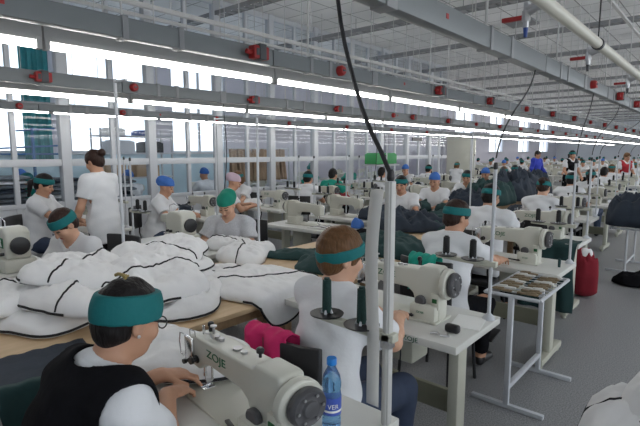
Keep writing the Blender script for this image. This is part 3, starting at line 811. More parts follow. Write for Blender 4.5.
for (nm,x,z,hh,ww,y0,n,socks) in TR:
    tp = trunk_proto(hh,ww); tq = trunk_proto(hh,ww,False)
    for k in range(n):
        lab = '%s grey beam length along the %s'%(ORD[k],nm)
        o = tp if k == 0 else tq if k == 5 else dup(tp if k < 5 else tq)
        o.location = (x,y0+3*k,z); o['label'] = lab; o['group'] = 'power trunking'
    for k,sy in enumerate(socks):
        rd = (k*7+len(nm))%3 == 2 or 'partition' in nm
        p = bx2 if rd else bx
        lab = '%s red %s from the near end of the %s'%(ORD[k],'round switch or plug box','')
        lab = '%s red plug box along the %s'%(ORD[k],nm)
        o = dup(p) if p in used else p
        used.add(p); o.location = (x+ww/2,sy,z+hh*.5); o['label'] = lab; o['group'] = 'red plug boxes on the trunking'
# ------------------------------------------------------------------ compressed air pipe with valves
pz, px = 2.35, -.735
ap = empty('air_pipe',(px,1.0,pz)); tag(ap,'cream compressed air pipe with red handled valves above the aisle edge','pipe')
MB().cyl((0,-4.4,0),(0,32,0),.032,n=18).build('pipe_run',M['pipe'],ap)
c = MB()
for q in range(12):
    c.cyl((0,2.6+q*2.2,0),(0,2.64+q*2.2,0),.038,n=18); c.cyl((0,2.62+q*2.2,.04),(0,2.62+q*2.2,ZC-pz),.005,n=6)
c.build('pipe_clamp',M['blackp'],ap)
for q,yv in enumerate((1.52,2.85,4.5,6.4,8.6)):
    v = MB(); v.cyl((-.09,yv,-.02),(-.05,yv,.0),.018); v.cyl((-.10,yv,.03),(-.10,yv,-.09),.015,n=10); v.cyl((-.10,yv,-.01),(-.10,yv,-.06),.021,n=6); v.cyl((-.03,yv,0),(-.10,yv,.0),.018)
    vo = v.build('valve',M['steel'],ap)
    MB().prism([(-.10,yv-.010),(-.10,yv+.010),(-.15,yv+.010),(-.215,yv+.015),(-.218,yv-.014),(-.15,yv-.010)],-.050,-.028,'XY').build('lever',M['redp'],vo,bevel=.004)
    MB().cyl((-.10,yv,-.09),(-.10,yv,-.135),.012,.008,n=10).build('nozzle',M['bluep'] if q == 0 else M['darkgrey'],vo)
# ------------------------------------------------------------------ workstations
TAB = make_table(logo=True); tag(TAB,'','table')
MAC = make_machine(); tag(MAC,'','sewing machine')
MACB = make_machine(logo=False,enamel='beige'); tag(MACB,'','sewing machine')
OVL = make_overlock(); tag(OVL,'','sewing machine')
OVP = make_overlock(emblem=False); tag(OVP,'','sewing machine')
STD = make_stand(); tag(STD,'','thread stand')
STQ = make_stand(square=True); tag(STQ,'','thread stand')
CONEG = cone_mesh(M['threadG']); CONEK = cone_mesh(M['threadK'],.019,.10)
CHAIR = make_chair((0,0,0),0); tag(CHAIR,'','chair')
used2 = set()
def inst(p, loc, rz, label, group):
    o = dup(p) if p in used2 else p
    used2.add(p); o.scale = (1,1,1); o.location = loc; o.rotation_euler = (0,0,rz); o['label'] = label; o['group'] = group; return o
def loc2(c, rz, x, y, z):
    return (c[0]+x*math.cos(rz)-y*math.sin(rz), c[1]+x*math.sin(rz)+y*math.cos(rz), z)
def station(c, rz, where, mac=None, stand=None, cones=None, mx=-.08):
    """c = centre of table; the worker's side is local -y"""
    inst(TAB,(c[0],c[1],0),rz,'white topped %s'%where,'sewing tables')
    if mac is not None:
        inst(mac,loc2(c,rz,mx,0,TH+.001),rz+(math.pi if mac in (OVL,OVP) else 0),'%s machine on the %s'%({MAC:'cream flatbed',MACB:'beige flatbed',OVL:'boxy emblem bearing cream',OVP:'boxy cream'}[mac],where),'sewing machines in the near rows')
    if stand is not None:
        sl = (.585,.215) if stand is STQ else (.565,.195)
        inst(stand,loc2(c,rz,*sl,TH+.001),rz,'thread stand on the %s'%where,'thread stands')
        for k,(x,y,z) in enumerate(CONE_AT):
            o = link('thread_cone',(CONEG if (cones=='G') else CONEK),None,loc2(c,rz,sl[0]+x,sl[1]+y,TH+z-.011))
            tag(o,'%s %s thread cone at the %s'%('left' if (k==0) == (abs(rz)<1) else 'right','dark green' if cones=='G' else 'black',where),'thread cone','thread cones')
A = [(-.78,.76),(-.89,1.98),(-.90,3.68),(-1.06,5.02),(-1.35,6.95),(-1.45,8.95),(-1.52,10.7),(-1.62,12.5)]
ROWA = lambda k: '%s table from the front along the aisle'%ORD[k]
for k,(xr,yf) in enumerate(A):
    station((xr-.6,yf+.275),0,ROWA(k),MAC if k != 5 else MACB,STQ if k == 0 else STD,'G' if k == 0 else 'K')
B = [(-4.47,1.16),(-3.98,2.55),(-3.80,4.28),(-3.90,5.22),(-3.98,6.40),(-4.05,7.78),(-4.12,9.15),(-4.2,10.45),(-4.45,12.0)]
ROWB = lambda k: '%s table from the front beyond the plywood benches'%ORD[k]
for k,c in enumerate(B):
    station(c,math.pi+(0.05 if k==2 else 0),ROWB(k),OVL if k == 0 else OVP if k == 1 else MACB if k in (2,3,6) else MAC, STD if k in (1,3,4,6,8) else None,'K',mx=-.08 if k > 1 else -.37 if k == 0 else .0)
C_ = [(-5.95,2.52),(-5.85,3.98),(-5.75,5.28),(-5.75,6.58),(-5.8,7.85),(-5.85,9.15),(-5.9,10.45),(-6.1,11.8)]
ROWC = lambda k: '%s table from the front along the glass partition'%ORD[k]
for k,c in enumerate(C_):
    station(c,0,ROWC(k),MACB if k in (1,3,5) else MAC,STD if k in (0,2,3,4,6) else None,'K')

MAC.location = (-1.445,1.005,TH+.001); MAC.rotation_euler = (0,0,-.13); MAC.scale = (1.12,1.0,.85)
# far rows: single-mesh tables and machines, too small to show parts
CL = {}
def cloth_on(c, rz, where, k, near=True):
    v = k % 6
    if v not in CL:
        o = puff('work_piece',(0,0,0),((.44,.34),(.50,.30),(.36,.30),(.46,.36),(.40,.28),(.42,.34))[v],0,(.10,.13,.08,.12,.10,.07)[v],400+v,2.8,('quilt','navy','quilt','dgreen','black','navy')[v],rough=.5,lump=9,nr=9,ns=30)
        o['category'] = 'garment'; CL[v] = o
    else: o = dup(CL[v])
    o.location = loc2(c,rz,-.38,.02,TH+.002); o.rotation_euler = (0,0,rz+.4*math.sin(k*2.1))
    o['label'] = 'crumpled %s work piece on the %s'%(('white','navy','white','dark green','black','navy')[v],where); o['group'] = 'work pieces on the sewing tables'
for k,(xr,yf) in enumerate(A):
    if k > 2: cloth_on((xr-.6,yf+.275),0,ROWA(k),k+1)
for k,c in enumerate(B):
    if k in (3,4,5,6,7,8): cloth_on(c,math.pi,ROWB(k),k*2+1)
for k,c in enumerate(C_):
    if k != 4: cloth_on(c,0,ROWC(k),k*3+2)
def far_machine(m):
    b = MB(); b.prism(arm_profile(),-.046,.050); b.box((.215,0,.006),(.53,.176,.012)); b.lathe([(0,0),(.07,0),(.08,.03),(.06,.07),(0,.07)],(.478,0,.205),12,'X'); b.cyl((0,0,.14),(0,0,.012),.006,n=6)
    return b.mesh('sewing_machine',M[m])
def far_table():
    b = MB(); b.box((0,0,TH-.02),(1.2,.55,.04))
    for s in (-1,1): b.box((s*.5,-.03,.38),(.055,.10,.70)); b.box((s*.5,0,.025),(.06,.53,.05))
    b.box((0,.06,.30),(.98,.03,.13)); return b.mesh('sewing_table',M['white_lam'])
FM = [far_machine('cream'),far_machine('beige')]; FT = far_table()
FC = {}
def far_station(c, rz, where, k):
    tag(link('sewing_table',FT,None,(c[0],c[1],0),rz),'white sewing table, %s'%where,'table','sewing tables in the far rows')
    tag(link('sewing_machine',FM[k%2],None,loc2(c,rz,-.08,0,TH+.001),rz),'%s sewing machine, %s'%(('cream','beige')[k%2],where),'sewing machine','sewing machines in the far rows')
FARSPOT = []; fk = 0
names = ['row nearest the aisle','row second from the aisle','middle row','row second from the windows','row by the windows']
for ci,x0 in enumerate((-2.36,-4.75,-6.9,-8.9,-10.8)):
    for ri in range(14):
        y = 15.2+2.15*ri+.35*ci*.5
        if ci >= 3 and y < 18.5: continue
        if y > YF-1.6: continue
        x = x0-.015*(y-15)*(ci<2)
        if any(math.hypot(x-sx,y-sy) < 1.15 for sx,sy in ((-4.95,16.6),(-3.62,15.4),(-2.5,16.9))): continue
        where = '%s far table, %s'%(ORD[ri],names[ci])
        far_station((x,y),0 if ci%2 == 0 else math.pi,where,ri+ci)
        if (ri*3+ci)%3 != 1: cloth_on((x,y),0 if ci%2==0 else math.pi,where,ri*2+ci)
        FARSPOT.append((x,y,0 if ci%2==0 else math.pi,'%s far table, %s'%(ORD[ri],names[ci]),ri,ci))
# row behind the glass
for k in range(8):
    for q,x in enumerate((-8.55,-10.4)):
        y = 2.6+1.6*k+q*.5
        if q == 1 and k in (2,3): continue
        wh = '%s table behind the glass partition, %s line'%(ORD[k],('near','far')[q])
        far_station((x,y),math.pi/2,wh,k+q)
        if k in (0,2,5) or (q==0 and k in (1,4)): FARSPOT.append((x,y,math.pi/2,wh,k,8+q))
# ------------------------------------------------------------------ people
def chair(loc, rz, label):
    o = inst(CHAIR,(loc[0],loc[1],0),rz,label,'work chairs'); return o
def wl(p, rz, q):      # world point to person-local
    dx, dy = q[0]-p[0], q[1]-p[1]; c, s = math.cos(-rz), math.sin(-rz)
    return (c*dx-s*dy, s*dx+c*dy, q[2])
# front worker
p = (-1.30,.335,0); rz = .0
F1, J = person(dict(h=.005,lean=.48,pz=.585,nod=.34,hyaw=.05,lh=wl(p,rz,(-1.53,.87,.835)),rh=wl(p,rz,(-1.40,.82,.825)),hdir={-1:(.35,.9,-.12),1:(-.35,.85,-.2)},
     vest='black',style='short',hair='hairK',band='teal',bw=.040,head=.91,bvol=1.02,vol=.965,pants='black',skin='skin',seed=4,fold=.005,curl=.55,sleeve=.62), p, rz,
     'woman in a black vest, glasses and wide teal headband sewing at the nearest machine')
chair((-1.30,.31),0,'black work chair under the woman in the black vest'); hp, HR = J['hp'], J['HR']
g = MB()
for s in (-1,1):
    pts = [hp(s*(.034+.026*math.cos(a)),0.104,.006+.019*math.sin(a)) for a in [2*math.pi*i/14 for i in range(15)]]
    g.loft(pts,.0022,6); g.loft([hp(s*.060,.102,.012),hp(s*.080,.085,.016),hp(s*.084,.02,.016),hp(s*.083,-.02,.006)],.0022,6)
g.loft([hp(-.009,.104,.010),hp(0,.110,.013),hp(.009,.104,.010)],.0022,6)
g.build('glasses',M['blackp'],F1)
c = MB(); c.loft([hp(-.030,-.065,.132),hp(-.012,-.068,.139),hp(.012,-.068,.139),hp(.030,-.065,.132)],.005,6)
for q in range(5): c.loft([hp(-.024+.012*q,-.068,.136),hp(-.024+.012*q,-.054,.141)],.003,5)
c.build('hair_clip',M['yellow'],F1)
MB().lathe([(0,0),(.005,0),(.005,.003),(0,.004)],hp(.086,-.006,-.034),8,'X').build('earring',M['steel'],F1)
# second worker
p = (-1.33,1.55,0); rz = -.15
person(dict(h=.006,lean=.14,pz=.535,nod=.22,hyaw=-.30,vol=1.05,bvol=1.03,bz=.026,btilt=.42,lh=wl(p,rz,(-1.42,1.98,.83)),rh=wl(p,rz,(-1.20,1.99,.83)),style='short',hair='hairB',band='teal',bw=.026,head=1.0,
     pants='denim',seed=9,fold=.004,skin='skin2',sleeve=.75), p, rz, 'woman with short brown hair and white tee, seen from behind at the second machine')
chair((-1.44,1.61),.05,'black work chair with a pink cloth over its back under the brown haired woman').scale = (1,1,.90)
# third
p = (-1.52,3.10,0); rz = -.08
person(dict(h=.007,lean=.24,pz=.545,nod=.34,hyaw=-.35,lh=wl(p,rz,(-1.66,3.70,.82)),rh=wl(p,rz,(-1.30,3.66,.82)),style='short',hair='hairD',band='teal',bw=.028,knot=True,pants='black',seed=12,fold=.004),
     p, rz, 'woman with dark brown hair and white shirt before the low rack, green towel behind her')
chair((-1.52,3.06),-.05,'black work chair with a bright green towel, third along the aisle')
# fourth
p = (-1.80,4.50,0)
person(dict(h=.008,lean=.25,pz=.58,nod=.40,hyaw=-.1,lh=(-.16,.58,.82),rh=(.14,.56,.82),style='short',hair='hairK',band='teal',bw=.026,knot=True,pants='black',seed=15,fold=.004,girth=1.12),
     p, 0, 'broad shouldered worker in white at the fourth machine along the aisle')
chair((-1.80,4.45),0,'black work chair under the fourth worker along the aisle')
# girl with bowed head on the left
p = (-3.93,1.72,0); rz = math.pi+.35
person(dict(h=.008,lean=.48,pz=.52,nod=.72,hyaw=-.2,lh=(-.15,.42,.80),rh=(.13,.44,.80),style='short',hair='hairD',band='teal',bw=.034,pants='denim',skin='skin2',seed=21),
     p, rz, 'young woman with bowed head and teal headband behind the heap of white padding')
chair((-3.93,1.78),math.pi+.25,'dark chair under the bowed young woman behind the white heap')
# green scarf woman
p = (-3.83,3.10,0); rz = math.pi+.45
person(dict(h=.008,lean=.30,pz=.51,nod=.62,hyaw=.0,lh=(-.12,.40,.80),rh=(.12,.42,.80),style='none',cap='scarf',band='green',top='shirt2',pants='black',skin='skin2',seed=23,girth=1.12),
     p, rz, 'older woman in a bright green headscarf and grey dotted blouse looking down')
chair((-3.80,3.16),math.pi+.45,'dark chair under the woman in the green headscarf')

# archetypes for the other workers
ARCH = {
 'teal':  dict(h=.010,lean=.20,nod=.30,style='short',hair='hairK',band='teal',pants='black',seed=31,lh=(-.15,.50,.82),rh=(.13,.48,.82)),
 'tail':  dict(h=.010,lean=.16,nod=.22,style='tail',hair='hairK',band='teal',pants='denim',seed=33,lh=(-.18,.46,.82),rh=(.10,.50,.82)),
 'bun':   dict(h=.010,lean=.24,nod=.42,style='bun',hair='hairD',band='teal',pants='black',seed=35,lh=(-.12,.50,.82),rh=(.15,.50,.82),skin='skin2'),
 'brown': dict(h=.010,lean=.18,nod=.28,style='bob',hair='hairB',band='teal',pants='denim',seed=36,lh=(-.14,.50,.82),rh=(.15,.46,.82),skin='skin2'),
 'blue':  dict(h=.010,lean=.20,nod=.30,style='none',cap='cap',band='blue',pants='denim',seed=37,lh=(-.15,.48,.82),rh=(.15,.48,.84)),
 'bluescarf':  dict(h=.010,lean=.26,nod=.40,style='none',cap='scarf',band='blue',pants='denim',seed=44,lh=(-.15,.48,.82),rh=(.15,.48,.84)),
 'high':  dict(h=.010,lean=.16,pz=.64,nod=.38,style='tail',hair='hairK',band='teal',pants='denim',seed=47,lh=(-.18,.46,.84),rh=(.10,.50,.84)),
 'pink':  dict(h=.010,lean=.30,nod=.45,style='none',cap='scarf',band='pinkscarf',pants='black',seed=38,lh=(-.15,.48,.82),rh=(.15,.48,.82)),
 'green': dict(h=.010,lean=.20,nod=.25,style='short',hair='hairK',band=None,top='tealtop',pants='black',seed=39,lh=(-.15,.48,.82),rh=(.15,.48,.82),girth=1.1),
 'plain': dict(h=.010,lean=.18,nod=.20,style='short',hair='hairK',band=None,pants='black',seed=40,lh=(-.15,.48,.82),rh=(.15,.48,.82)),
}
PROTO = {}
def worker(kind, loc, rz, label, group=None, seat=True):
    if kind not in PROTO:
        o, _ = person(ARCH[kind],(loc[0],loc[1],0),rz,label,group); PROTO[kind] = o
    else:
        o = dup(PROTO[kind],(loc[0],loc[1],0),rz,label,None,group)
    if group: o['group'] = group
    return o
PI = math.pi
near = [
 ('bun',(-1.85,6.42),0,'worker in white with teal headband and bun, fifth along the aisle, facing away'),
 ('teal',(-1.98,8.40),0,'worker in white with teal headband, sixth along the aisle, facing away'),
 ('tail',(-2.05,10.15),0,'worker with a ponytail and teal headband, seventh along the aisle, facing away'),
 ('plain',(-2.15,11.95),0,'bare headed dark haired worker, eighth along the aisle, facing away'),
 ('tail',(-3.52,5.88),PI+.25,'woman in teal headband facing the camera with dark blue garments before her'),
 ('blue',(-3.58,7.02),PI+.15,'woman in a blue cap and white polo facing the camera at the dark green work'),
 ('teal',(-3.68,8.42),PI+.25,'woman in teal headband facing the camera, next behind the woman in the blue cap'),
 ('blue',(-3.86,9.78),PI+.1,'worker in a blue cap facing the camera beside the big navy heap'),
 ('brown',(-3.98,11.1),PI+.2,'worker with brown hair and teal headband facing the camera behind the navy heap'),
 ('teal',(-4.25,12.65),PI+.15,'last worker in teal headband facing the camera beyond the navy heap'),
 ('high',(-5.95,1.92),-.75,'dark haired woman in white and teal headband seated in profile at the far left'),
 ('bluescarf',(-5.80,3.30),-.85,'woman in a blue headscarf and white shirt seated in profile before a beige machine'),
 ('pink',(-5.98,4.55),-.6,'worker in a pale pink headscarf bent over white work near the glass partition'),
 ('brown',(-6.45,5.40),PI+.1,'brown haired woman with teal headband facing the camera near the glass partition'),
 ('teal',(-5.5,5.95),.35,'woman in white with teal headband turned to the red cloth, near the glass partition'),
 ('green',(-6.05,7.25),.1,'worker in a teal green top with black hair, seen from behind'),
 ('plain',(-5.75,8.55),0,'dark haired worker in a white shirt seen from behind near the partition'),
 ('blue',(-6.4,10.9),PI,'worker in a blue cap near the far end of the glass partition'),
 ('teal',(-6.05,11.2),0,'worker in teal headband near the far end of the glass partition'),
]
for k,(a,l,r,lab) in enumerate(near):
    worker(a,l,r,lab)
    if l[1] < 9.5:
        bx_ = l[0]+.05*math.sin(r); by_ = l[1]-.05*math.cos(r)
        chair((bx_,by_),r,' '.join(('dark work chair under the '+lab.replace(',','')).split()[:15]))
# cropped worker at the left border
worker('plain',(-4.95,.42),.5,'worker in white cut off by the left edge of the view')
# standing people
S = [
 (dict(h=.009,stand=True,pz=.90,lean=.10,nod=.45,style='bun',hair='hairD',band=None,pants='black',seed=51,lh=(-.24,.20,.88),rh=(.22,.16,.86),hem=-.20,fold=.005,skin='skin'),(-4.98,2.27),1.95,
  'woman with tied brown hair in a long white shirt standing among the left tables'),
 (dict(h=.013,stand=True,pz=.92,lean=.06,nod=.2,style='short',hair='hairK',band=None,top='bluetop',pants='black',seed=52,lh=(-.2,.25,.95),rh=(.2,.22,.95),sleeve=1.3,hem=-.16),(-4.95,16.6),PI+1.2,
  'person in a royal blue long sleeved top standing far down the hall'),
 (dict(h=.013,stand=True,pz=.92,lean=.05,nod=.2,style='tail',hair='hairK',band='teal',vest='black',pants='black',seed=53,lh=(-.2,.22,.95),rh=(.2,.22,.95),hem=-.16),(-3.62,15.4),PI+.9,
  'woman with a long dark ponytail and teal headband standing far down the hall'),
 (dict(h=.013,stand=True,pz=.86,lean=.12,nod=.2,style='short',hair='hairB',band=None,vest='redtop',pants='denim',seed=54,lh=(-.2,.25,.9),rh=(.2,.25,.9),hem=-.16),(-2.5,16.9),PI+.8,
  'person in a red vest over white standing near the right edge far down the hall'),
]
for sp_,l,r,lab in S: person(sp_,(l[0],l[1],0),r,lab)
# far workers
FARCH = [dict(h=.018,style='short',hair='hairK',band='teal',pants='black',seed=61,lh=(-.15,.48,.82),rh=(.15,.48,.82),bw=.034),
         dict(h=.018,style='none',cap='cap',band='blue',pants='black',seed=62,lh=(-.15,.48,.82),rh=(.15,.48,.82)),
         dict(h=.018,style='short',hair='hairD',band=None,pants='denim',seed=63,lh=(-.15,.48,.82),rh=(.15,.48,.82)),
         dict(h=.018,style='bob',hair='hairB',band='teal',pants='denim',seed=64,lh=(-.15,.48,.82),rh=(.15,.48,.82),bw=.034),
         dict(h=.018,style='none',cap='scarf',band='teal',top='tealtop',pants='black',seed=65,lh=(-.15,.48,.82),rh=(.15,.48,.82))]
FW = ['worker with teal headband','worker in a blue cap','bare headed worker','brown haired worker with teal headband','worker in teal cap']
FP = {}
rf = random.Random(5)
for (x,y,rz_,where,ri,ci) in FARSPOT:
    if ci < 5 and rf.random() < .28: continue
    k = rf.choice([0,0,0,1,2,3,0]) if ci < 5 else rf.choice([4,4,1,0])
    q = loc2((x,y),rz_,-.08,-.62,0)
    lab = '%s at the %s'%(FW[k],where)
    if k not in FP: FP[k],_ = person(FARCH[k],q,rz_,lab,'workers in the far rows')
    else: dup(FP[k],q,rz_,lab,None,'workers in the far rows')
# ------------------------------------------------------------------ plywood benches
def wood_mat():
    m = M['wood']; nt = m.node_tree; b = nt.nodes['Principled BSDF']
    tc = nt.nodes.new('ShaderNodeTexCoord'); mp = nt.nodes.new('ShaderNodeMapping'); mp.inputs['Scale'].default_value = (9,.9,9)
    n = nt.nodes.new('ShaderNodeTexNoise'); n.inputs['Scale'].default_value = 3.2; n.inputs['Detail'].default_value = 6
    r = nt.nodes.new('ShaderNodeMix'); r.data_type = 'RGBA'; r.inputs['A'].default_value = (.52,.36,.20,1); r.inputs['B'].default_value = (.70,.52,.33,1)
    nt.links.new(tc.outputs['Object'],mp.inputs[0]); nt.links.new(mp.outputs[0],n.inputs['Vector']); nt.links.new(n.outputs['Fac'],r.inputs['Factor']); nt.links.new(r.outputs['Result'],b.inputs['Base Color'])
wood_mat()
def bench(x0,x1,y0,y1,label):
    t = empty('workbench',((x0+x1)/2,(y0+y1)/2,0)); tag(t,label,'bench','plywood benches between the sewing rows')
    a, b = x1-x0, y1-y0
    MB().box((0,0,TH-.014),(a,b,.028)).build('benchtop',M['wood'],t,bevel=.003)
    MB().box((0,0,TH-.065),(a-.12,b-.12,.07)).build('apron',M['wood2'],t,bevel=.003)
    for sx in (-1,1):
        for sy in (-1,1): MB().box((sx*(a/2-.09),sy*(b/2-.09),(TH-.1)/2),(.06,.06,TH-.1)).build('leg',M['wood2'],t,bevel=.003)
    return t
bench(-3.10,-2.03,-.35,2.0,'plywood bench at the lower left under the white padding heap')
bench(-3.10,-2.03,2.01,4.30,'plywood bench in the middle with dark cloth on its far part')
bench(-3.12,-2.10,4.31,6.55,'farther plywood bench with navy garments before the facing women')
bench(-3.42,-2.93,6.70,10.55,'narrow plywood bench carrying the big navy heap')
Z = TH+.002
# ------------------------------------------------------------------ white padded pieces
WG = 'white padded pieces heaped on the bench'
def white(c, size, rz, H, seed, label, **k):
    k.setdefault('piping',[(2,22)]); k.setdefault('rough',.42); k.setdefault('lump',5.5); k.setdefault('wav',.16); k.setdefault('fine',.38); k.setdefault('nr',22); k.setdefault('ns',96); k.setdefault('seamline',[((seed*11)%96,(seed*11+40+seed%11)%96)])
    if k['piping']: k['piping'] = [(int(a*1.5),int(b*1.5)) for a,b in k['piping']]
    o = puff('padded_piece',c,size,rz,H,seed,3.2,'quilt',**k); tag(o,label,'padded garment piece',WG); return o
white((-2.72,.98,Z),(.62,.66),.25,.075,1,'white padded piece lowest in the heap at its near left corner',piping=[(40,62)])
white((-2.78,1.55,Z),(.60,.82),-.15,.09,2,'white padded piece at the bottom of the heap towards the bowed young woman')
white((-2.42,1.48,Z),(.52,.66),.5,.09,3,'white padded piece at the right foot of the heap, black piping facing the bench',piping=[(50,70)])
white((-2.66,1.12,.835),(.74,.70),-.35,.085,4,'white padded piece in the middle of the heap with black edge tape in front',piping=[(36,60)],tilt=(.05,-.04))
white((-2.92,.88,.835),(.44,.56),.1,.08,5,'white padded piece at the far left of the heap beside the emblem machine',tilt=(-.03,.0))
white((-2.78,1.50,.855),(.60,.78),.35,.085,6,'white padded piece across the back of the heap, long black seam on it',seams=1)
white((-2.50,1.38,.895),(.54,.66),-.2,.085,7,'white padded piece upper right in the heap pointing at the plywood',piping=[(44,66)],tilt=(-.16,0))
white((-2.84,1.16,.915),(.60,.62),-.5,.085,8,'white padded piece near the top of the heap, left side, black piping',piping=[(30,54)],tilt=(.02,-.12))
white((-2.86,1.68,.935),(.46,.72),.15,.085,9,'topmost white padded piece of the heap below the standing woman',piping=[(8,32)],tilt=(-.08,.02))
white((-2.32,2.06,Z),(.86,.70),.12,.075,10,'white padded piece sliding over the bench edge behind the brown haired woman',warp=drape(-2.05,Z),rough=.25,piping=[(52,76)],wav=.1)
white((-2.70,2.05,Z),(.44,.36),-.3,.05,11,'small flat white piece on the plywood left of the hanging piece',piping=None)
white((-3.05,2.56,Z),(.42,.62),.4,.11,12,'rolled white padded piece in front of the woman in the green headscarf',rough=.25)
white((-3.42,2.72,Z+.001),(.46,.30),.4,.08,13,'white piece under the hands of the woman in the green headscarf',piping=None)
# garment being sewn at the front machine
o = puff('padded_garment',(-1.72,1.06,TH+.013),(.62,.40),.25,.075,31,3.4,'quilt',rough=.26,lump=6,piping=[(50,78)],edge=.22,seams=1)
tag(o,'white padded garment being sewn under the needle of the nearest machine','garment')
# ------------------------------------------------------------------ dark cloth
def dark(c, size, rz, H, seed, label, m='navy', name='dark_garment', **k):
    k.setdefault('rough',.5); k.setdefault('lump',8); k.setdefault('edge',.3)
    o = puff(name,c,size,rz,H,seed,2.8,m,**k); tag(o,label,'garment','dark garments on the benches'); return o
for (u0,u1,m_,nm) in ((0,.36,'navy','navy cloth at the lower left, spread from the bench over its edge'),(.33,1.,'dgreen','dark green cloth hanging below the navy one beside the front woman')):
    def f(u,v,u0=u0,u1=u1):
        s = (u0+(u1-u0)*u)*.95; y = .47+.43*v-.10*u*v; dz = .006 if u0 else 0
        if s < .36: x, z = -2.33+s+.05*v, Z+.004+.006*math.sin(v*15+s*11)**2+dz
        else: x, z = -1.97+.018*math.sin(v*18+s*4)*min(1,(s-.36)*6)+.10*(s-.36)+dz, Z+.004-(s-.36)*.90
        return Vector((x,y+.012*math.sin(s*13),z))
    o = cloth_sheet('navy_cloth' if m_=='navy' else 'green_cloth',f,30,24,m_,.005); tag(o,nm,'cloth')
dark((-2.58,2.95,Z),(.85,.36),.35,.05,43,'dark cloth laid flat across the plywood near the middle','dgreen',wav=.2)
dark((-2.28,2.75,Z),(.52,.50),.2,.07,44,'dark green cloth on the bench edge behind the brown haired woman','dgreen',warp=drape(-2.05,Z))
dark((-2.33,3.60,Z),(.66,.72),.2,.10,45,'dark blue-green garment heap beside the third woman','dgreen',warp=drape(-2.05,Z))
dark((-2.74,3.95,Z),(.50,.50),-.4,.06,46,'black garment on the plywood in front of the watch wearing woman','black')
dark((-2.80,4.75,Z),(.80,.62),.6,.15,47,'navy quilted garment curled before the woman with the watch')
dark((-2.45,5.05,Z),(.52,.62),.1,.08,48,'dark garment on the bench right of the curled navy one','dgreen')
dark((-2.62,5.85,Z),(.86,.75),.2,.10,49,'dark green garment before the woman in the blue cap','dgreen')
dark((-3.14,6.42,TH+.02),(.30,.24),.2,.09,50,'small dark green piece held by the woman in the blue cap','dgreen')
for k,(c,s,r,h,lab) in enumerate((
  ((-3.10,7.25,Z),(.72,.95),.1,.20,'dark blue heap at the near end of the narrow bench'),
  ((-3.12,8.05,Z),(.78,1.05),-.1,.27,'dark green heap in the middle of the narrow bench'),
  ((-3.10,8.95,Z),(.80,1.1),.15,.34,'tall navy heap on the narrow bench'),
  ((-3.08,9.90,Z),(.80,1.1),-.1,.36,'farthest navy heap on the narrow bench'),
  ((-3.08,9.45,Z+.28),(.62,.9),.3,.16,'long navy garment lying on top of the two farthest heaps'))):
    dark(c,s,r,h,60+k,lab,'navy' if k != 1 else 'dgreen',name='garment_heap')
# cloth over the front edge and end of the fourth table
def f(u,v):
    s = u*.95; x = -1.60+.52*v
    if s < .24: y, z = 5.26-s, TH+.007+.006*math.sin(v*19+u*8)
    else: y, z = 5.02-.028-.018*math.sin(v*17)*min(1,(s-.24)*4), TH+.007-(s-.24)*.97
    if x > -1.18: z -= 0
    return Vector((x+.012*math.sin(u*9), y, z))
o = cloth_sheet('draped_cloth',f,30,26,'dgreen',.006); tag(o,'dark green cloth draped over the front edge of the fourth table','cloth')
# zipper tapes and a blue scrap on the third table of the left row
for k in range(6):
    b = MB(); y0 = 4.07+.038*k
    b.loft([(-3.72+.015*k,y0,0),(-3.55,y0+.012*math.sin(k),.012),(-3.38,y0-.01,.006),(-3.22-.01*k,y0+.02*math.cos(k*2),0)],.010,6)
    o = b.build('zipper_tape',M['paper'] if k%2 == 0 else M['blackp'],None,(0,0,TH+.012)); tag(o,'%s %s zipper tape of the bundle on the empty table in mid view'%(ORD[k],'white' if k%2==0 else 'black'),'zipper tape','zipper tapes on the empty table')
dark((-3.28,4.46,Z),(.15,.13),0,.09,71,'crumpled blue scrap at the corner of the empty table in mid view','blue',name='cloth_scrap')
# red sack, black bag, left navy coat
o = puff('red_sack',(-1.20,6.02,.006),(.25,.25),.2,.46,81,3.2,'redsack',rough=.22,lump=11,edge=.5,wav=.16); tag(o,'dark red cloth sack standing at the aisle end of the fourth table','sack')
o = puff('white_lining',(-1.20,6.02,.46),(.15,.15),.2,.10,82,2.2,'quilt',rough=.1); o.name = 'padding_roll'; tag(o,'white padding sticking out of the top of the red sack','padding')
o = puff('black_bag',(-.78,6.95,.004),(.50,.36),.4,.13,83,2.6,'black',rough=.3); tag(o,'black bag lying on the aisle floor at the right','bag')
o = puff('navy_coat',(-5.62,1.06,.78),(.60,.55),.3,.30,84,2.6,'navy',rough=.3); tag(o,'navy coat heaped at the left edge behind the cropped worker','coat')
t = empty('side_table',(-5.62,1.06,0)); tag(t,'low table under the navy coat at the left edge','table')
MB().box((0,0,.76),(.7,.5,.03)).build('tabletop',M['white_lam'],t,bevel=.003)
for sx in (-1,1):
    for sy in (-1,1): MB().cyl((sx*.30,sy*.2,0),(sx*.30,sy*.2,.745),.018).build('leg',M['legbeige'],t)
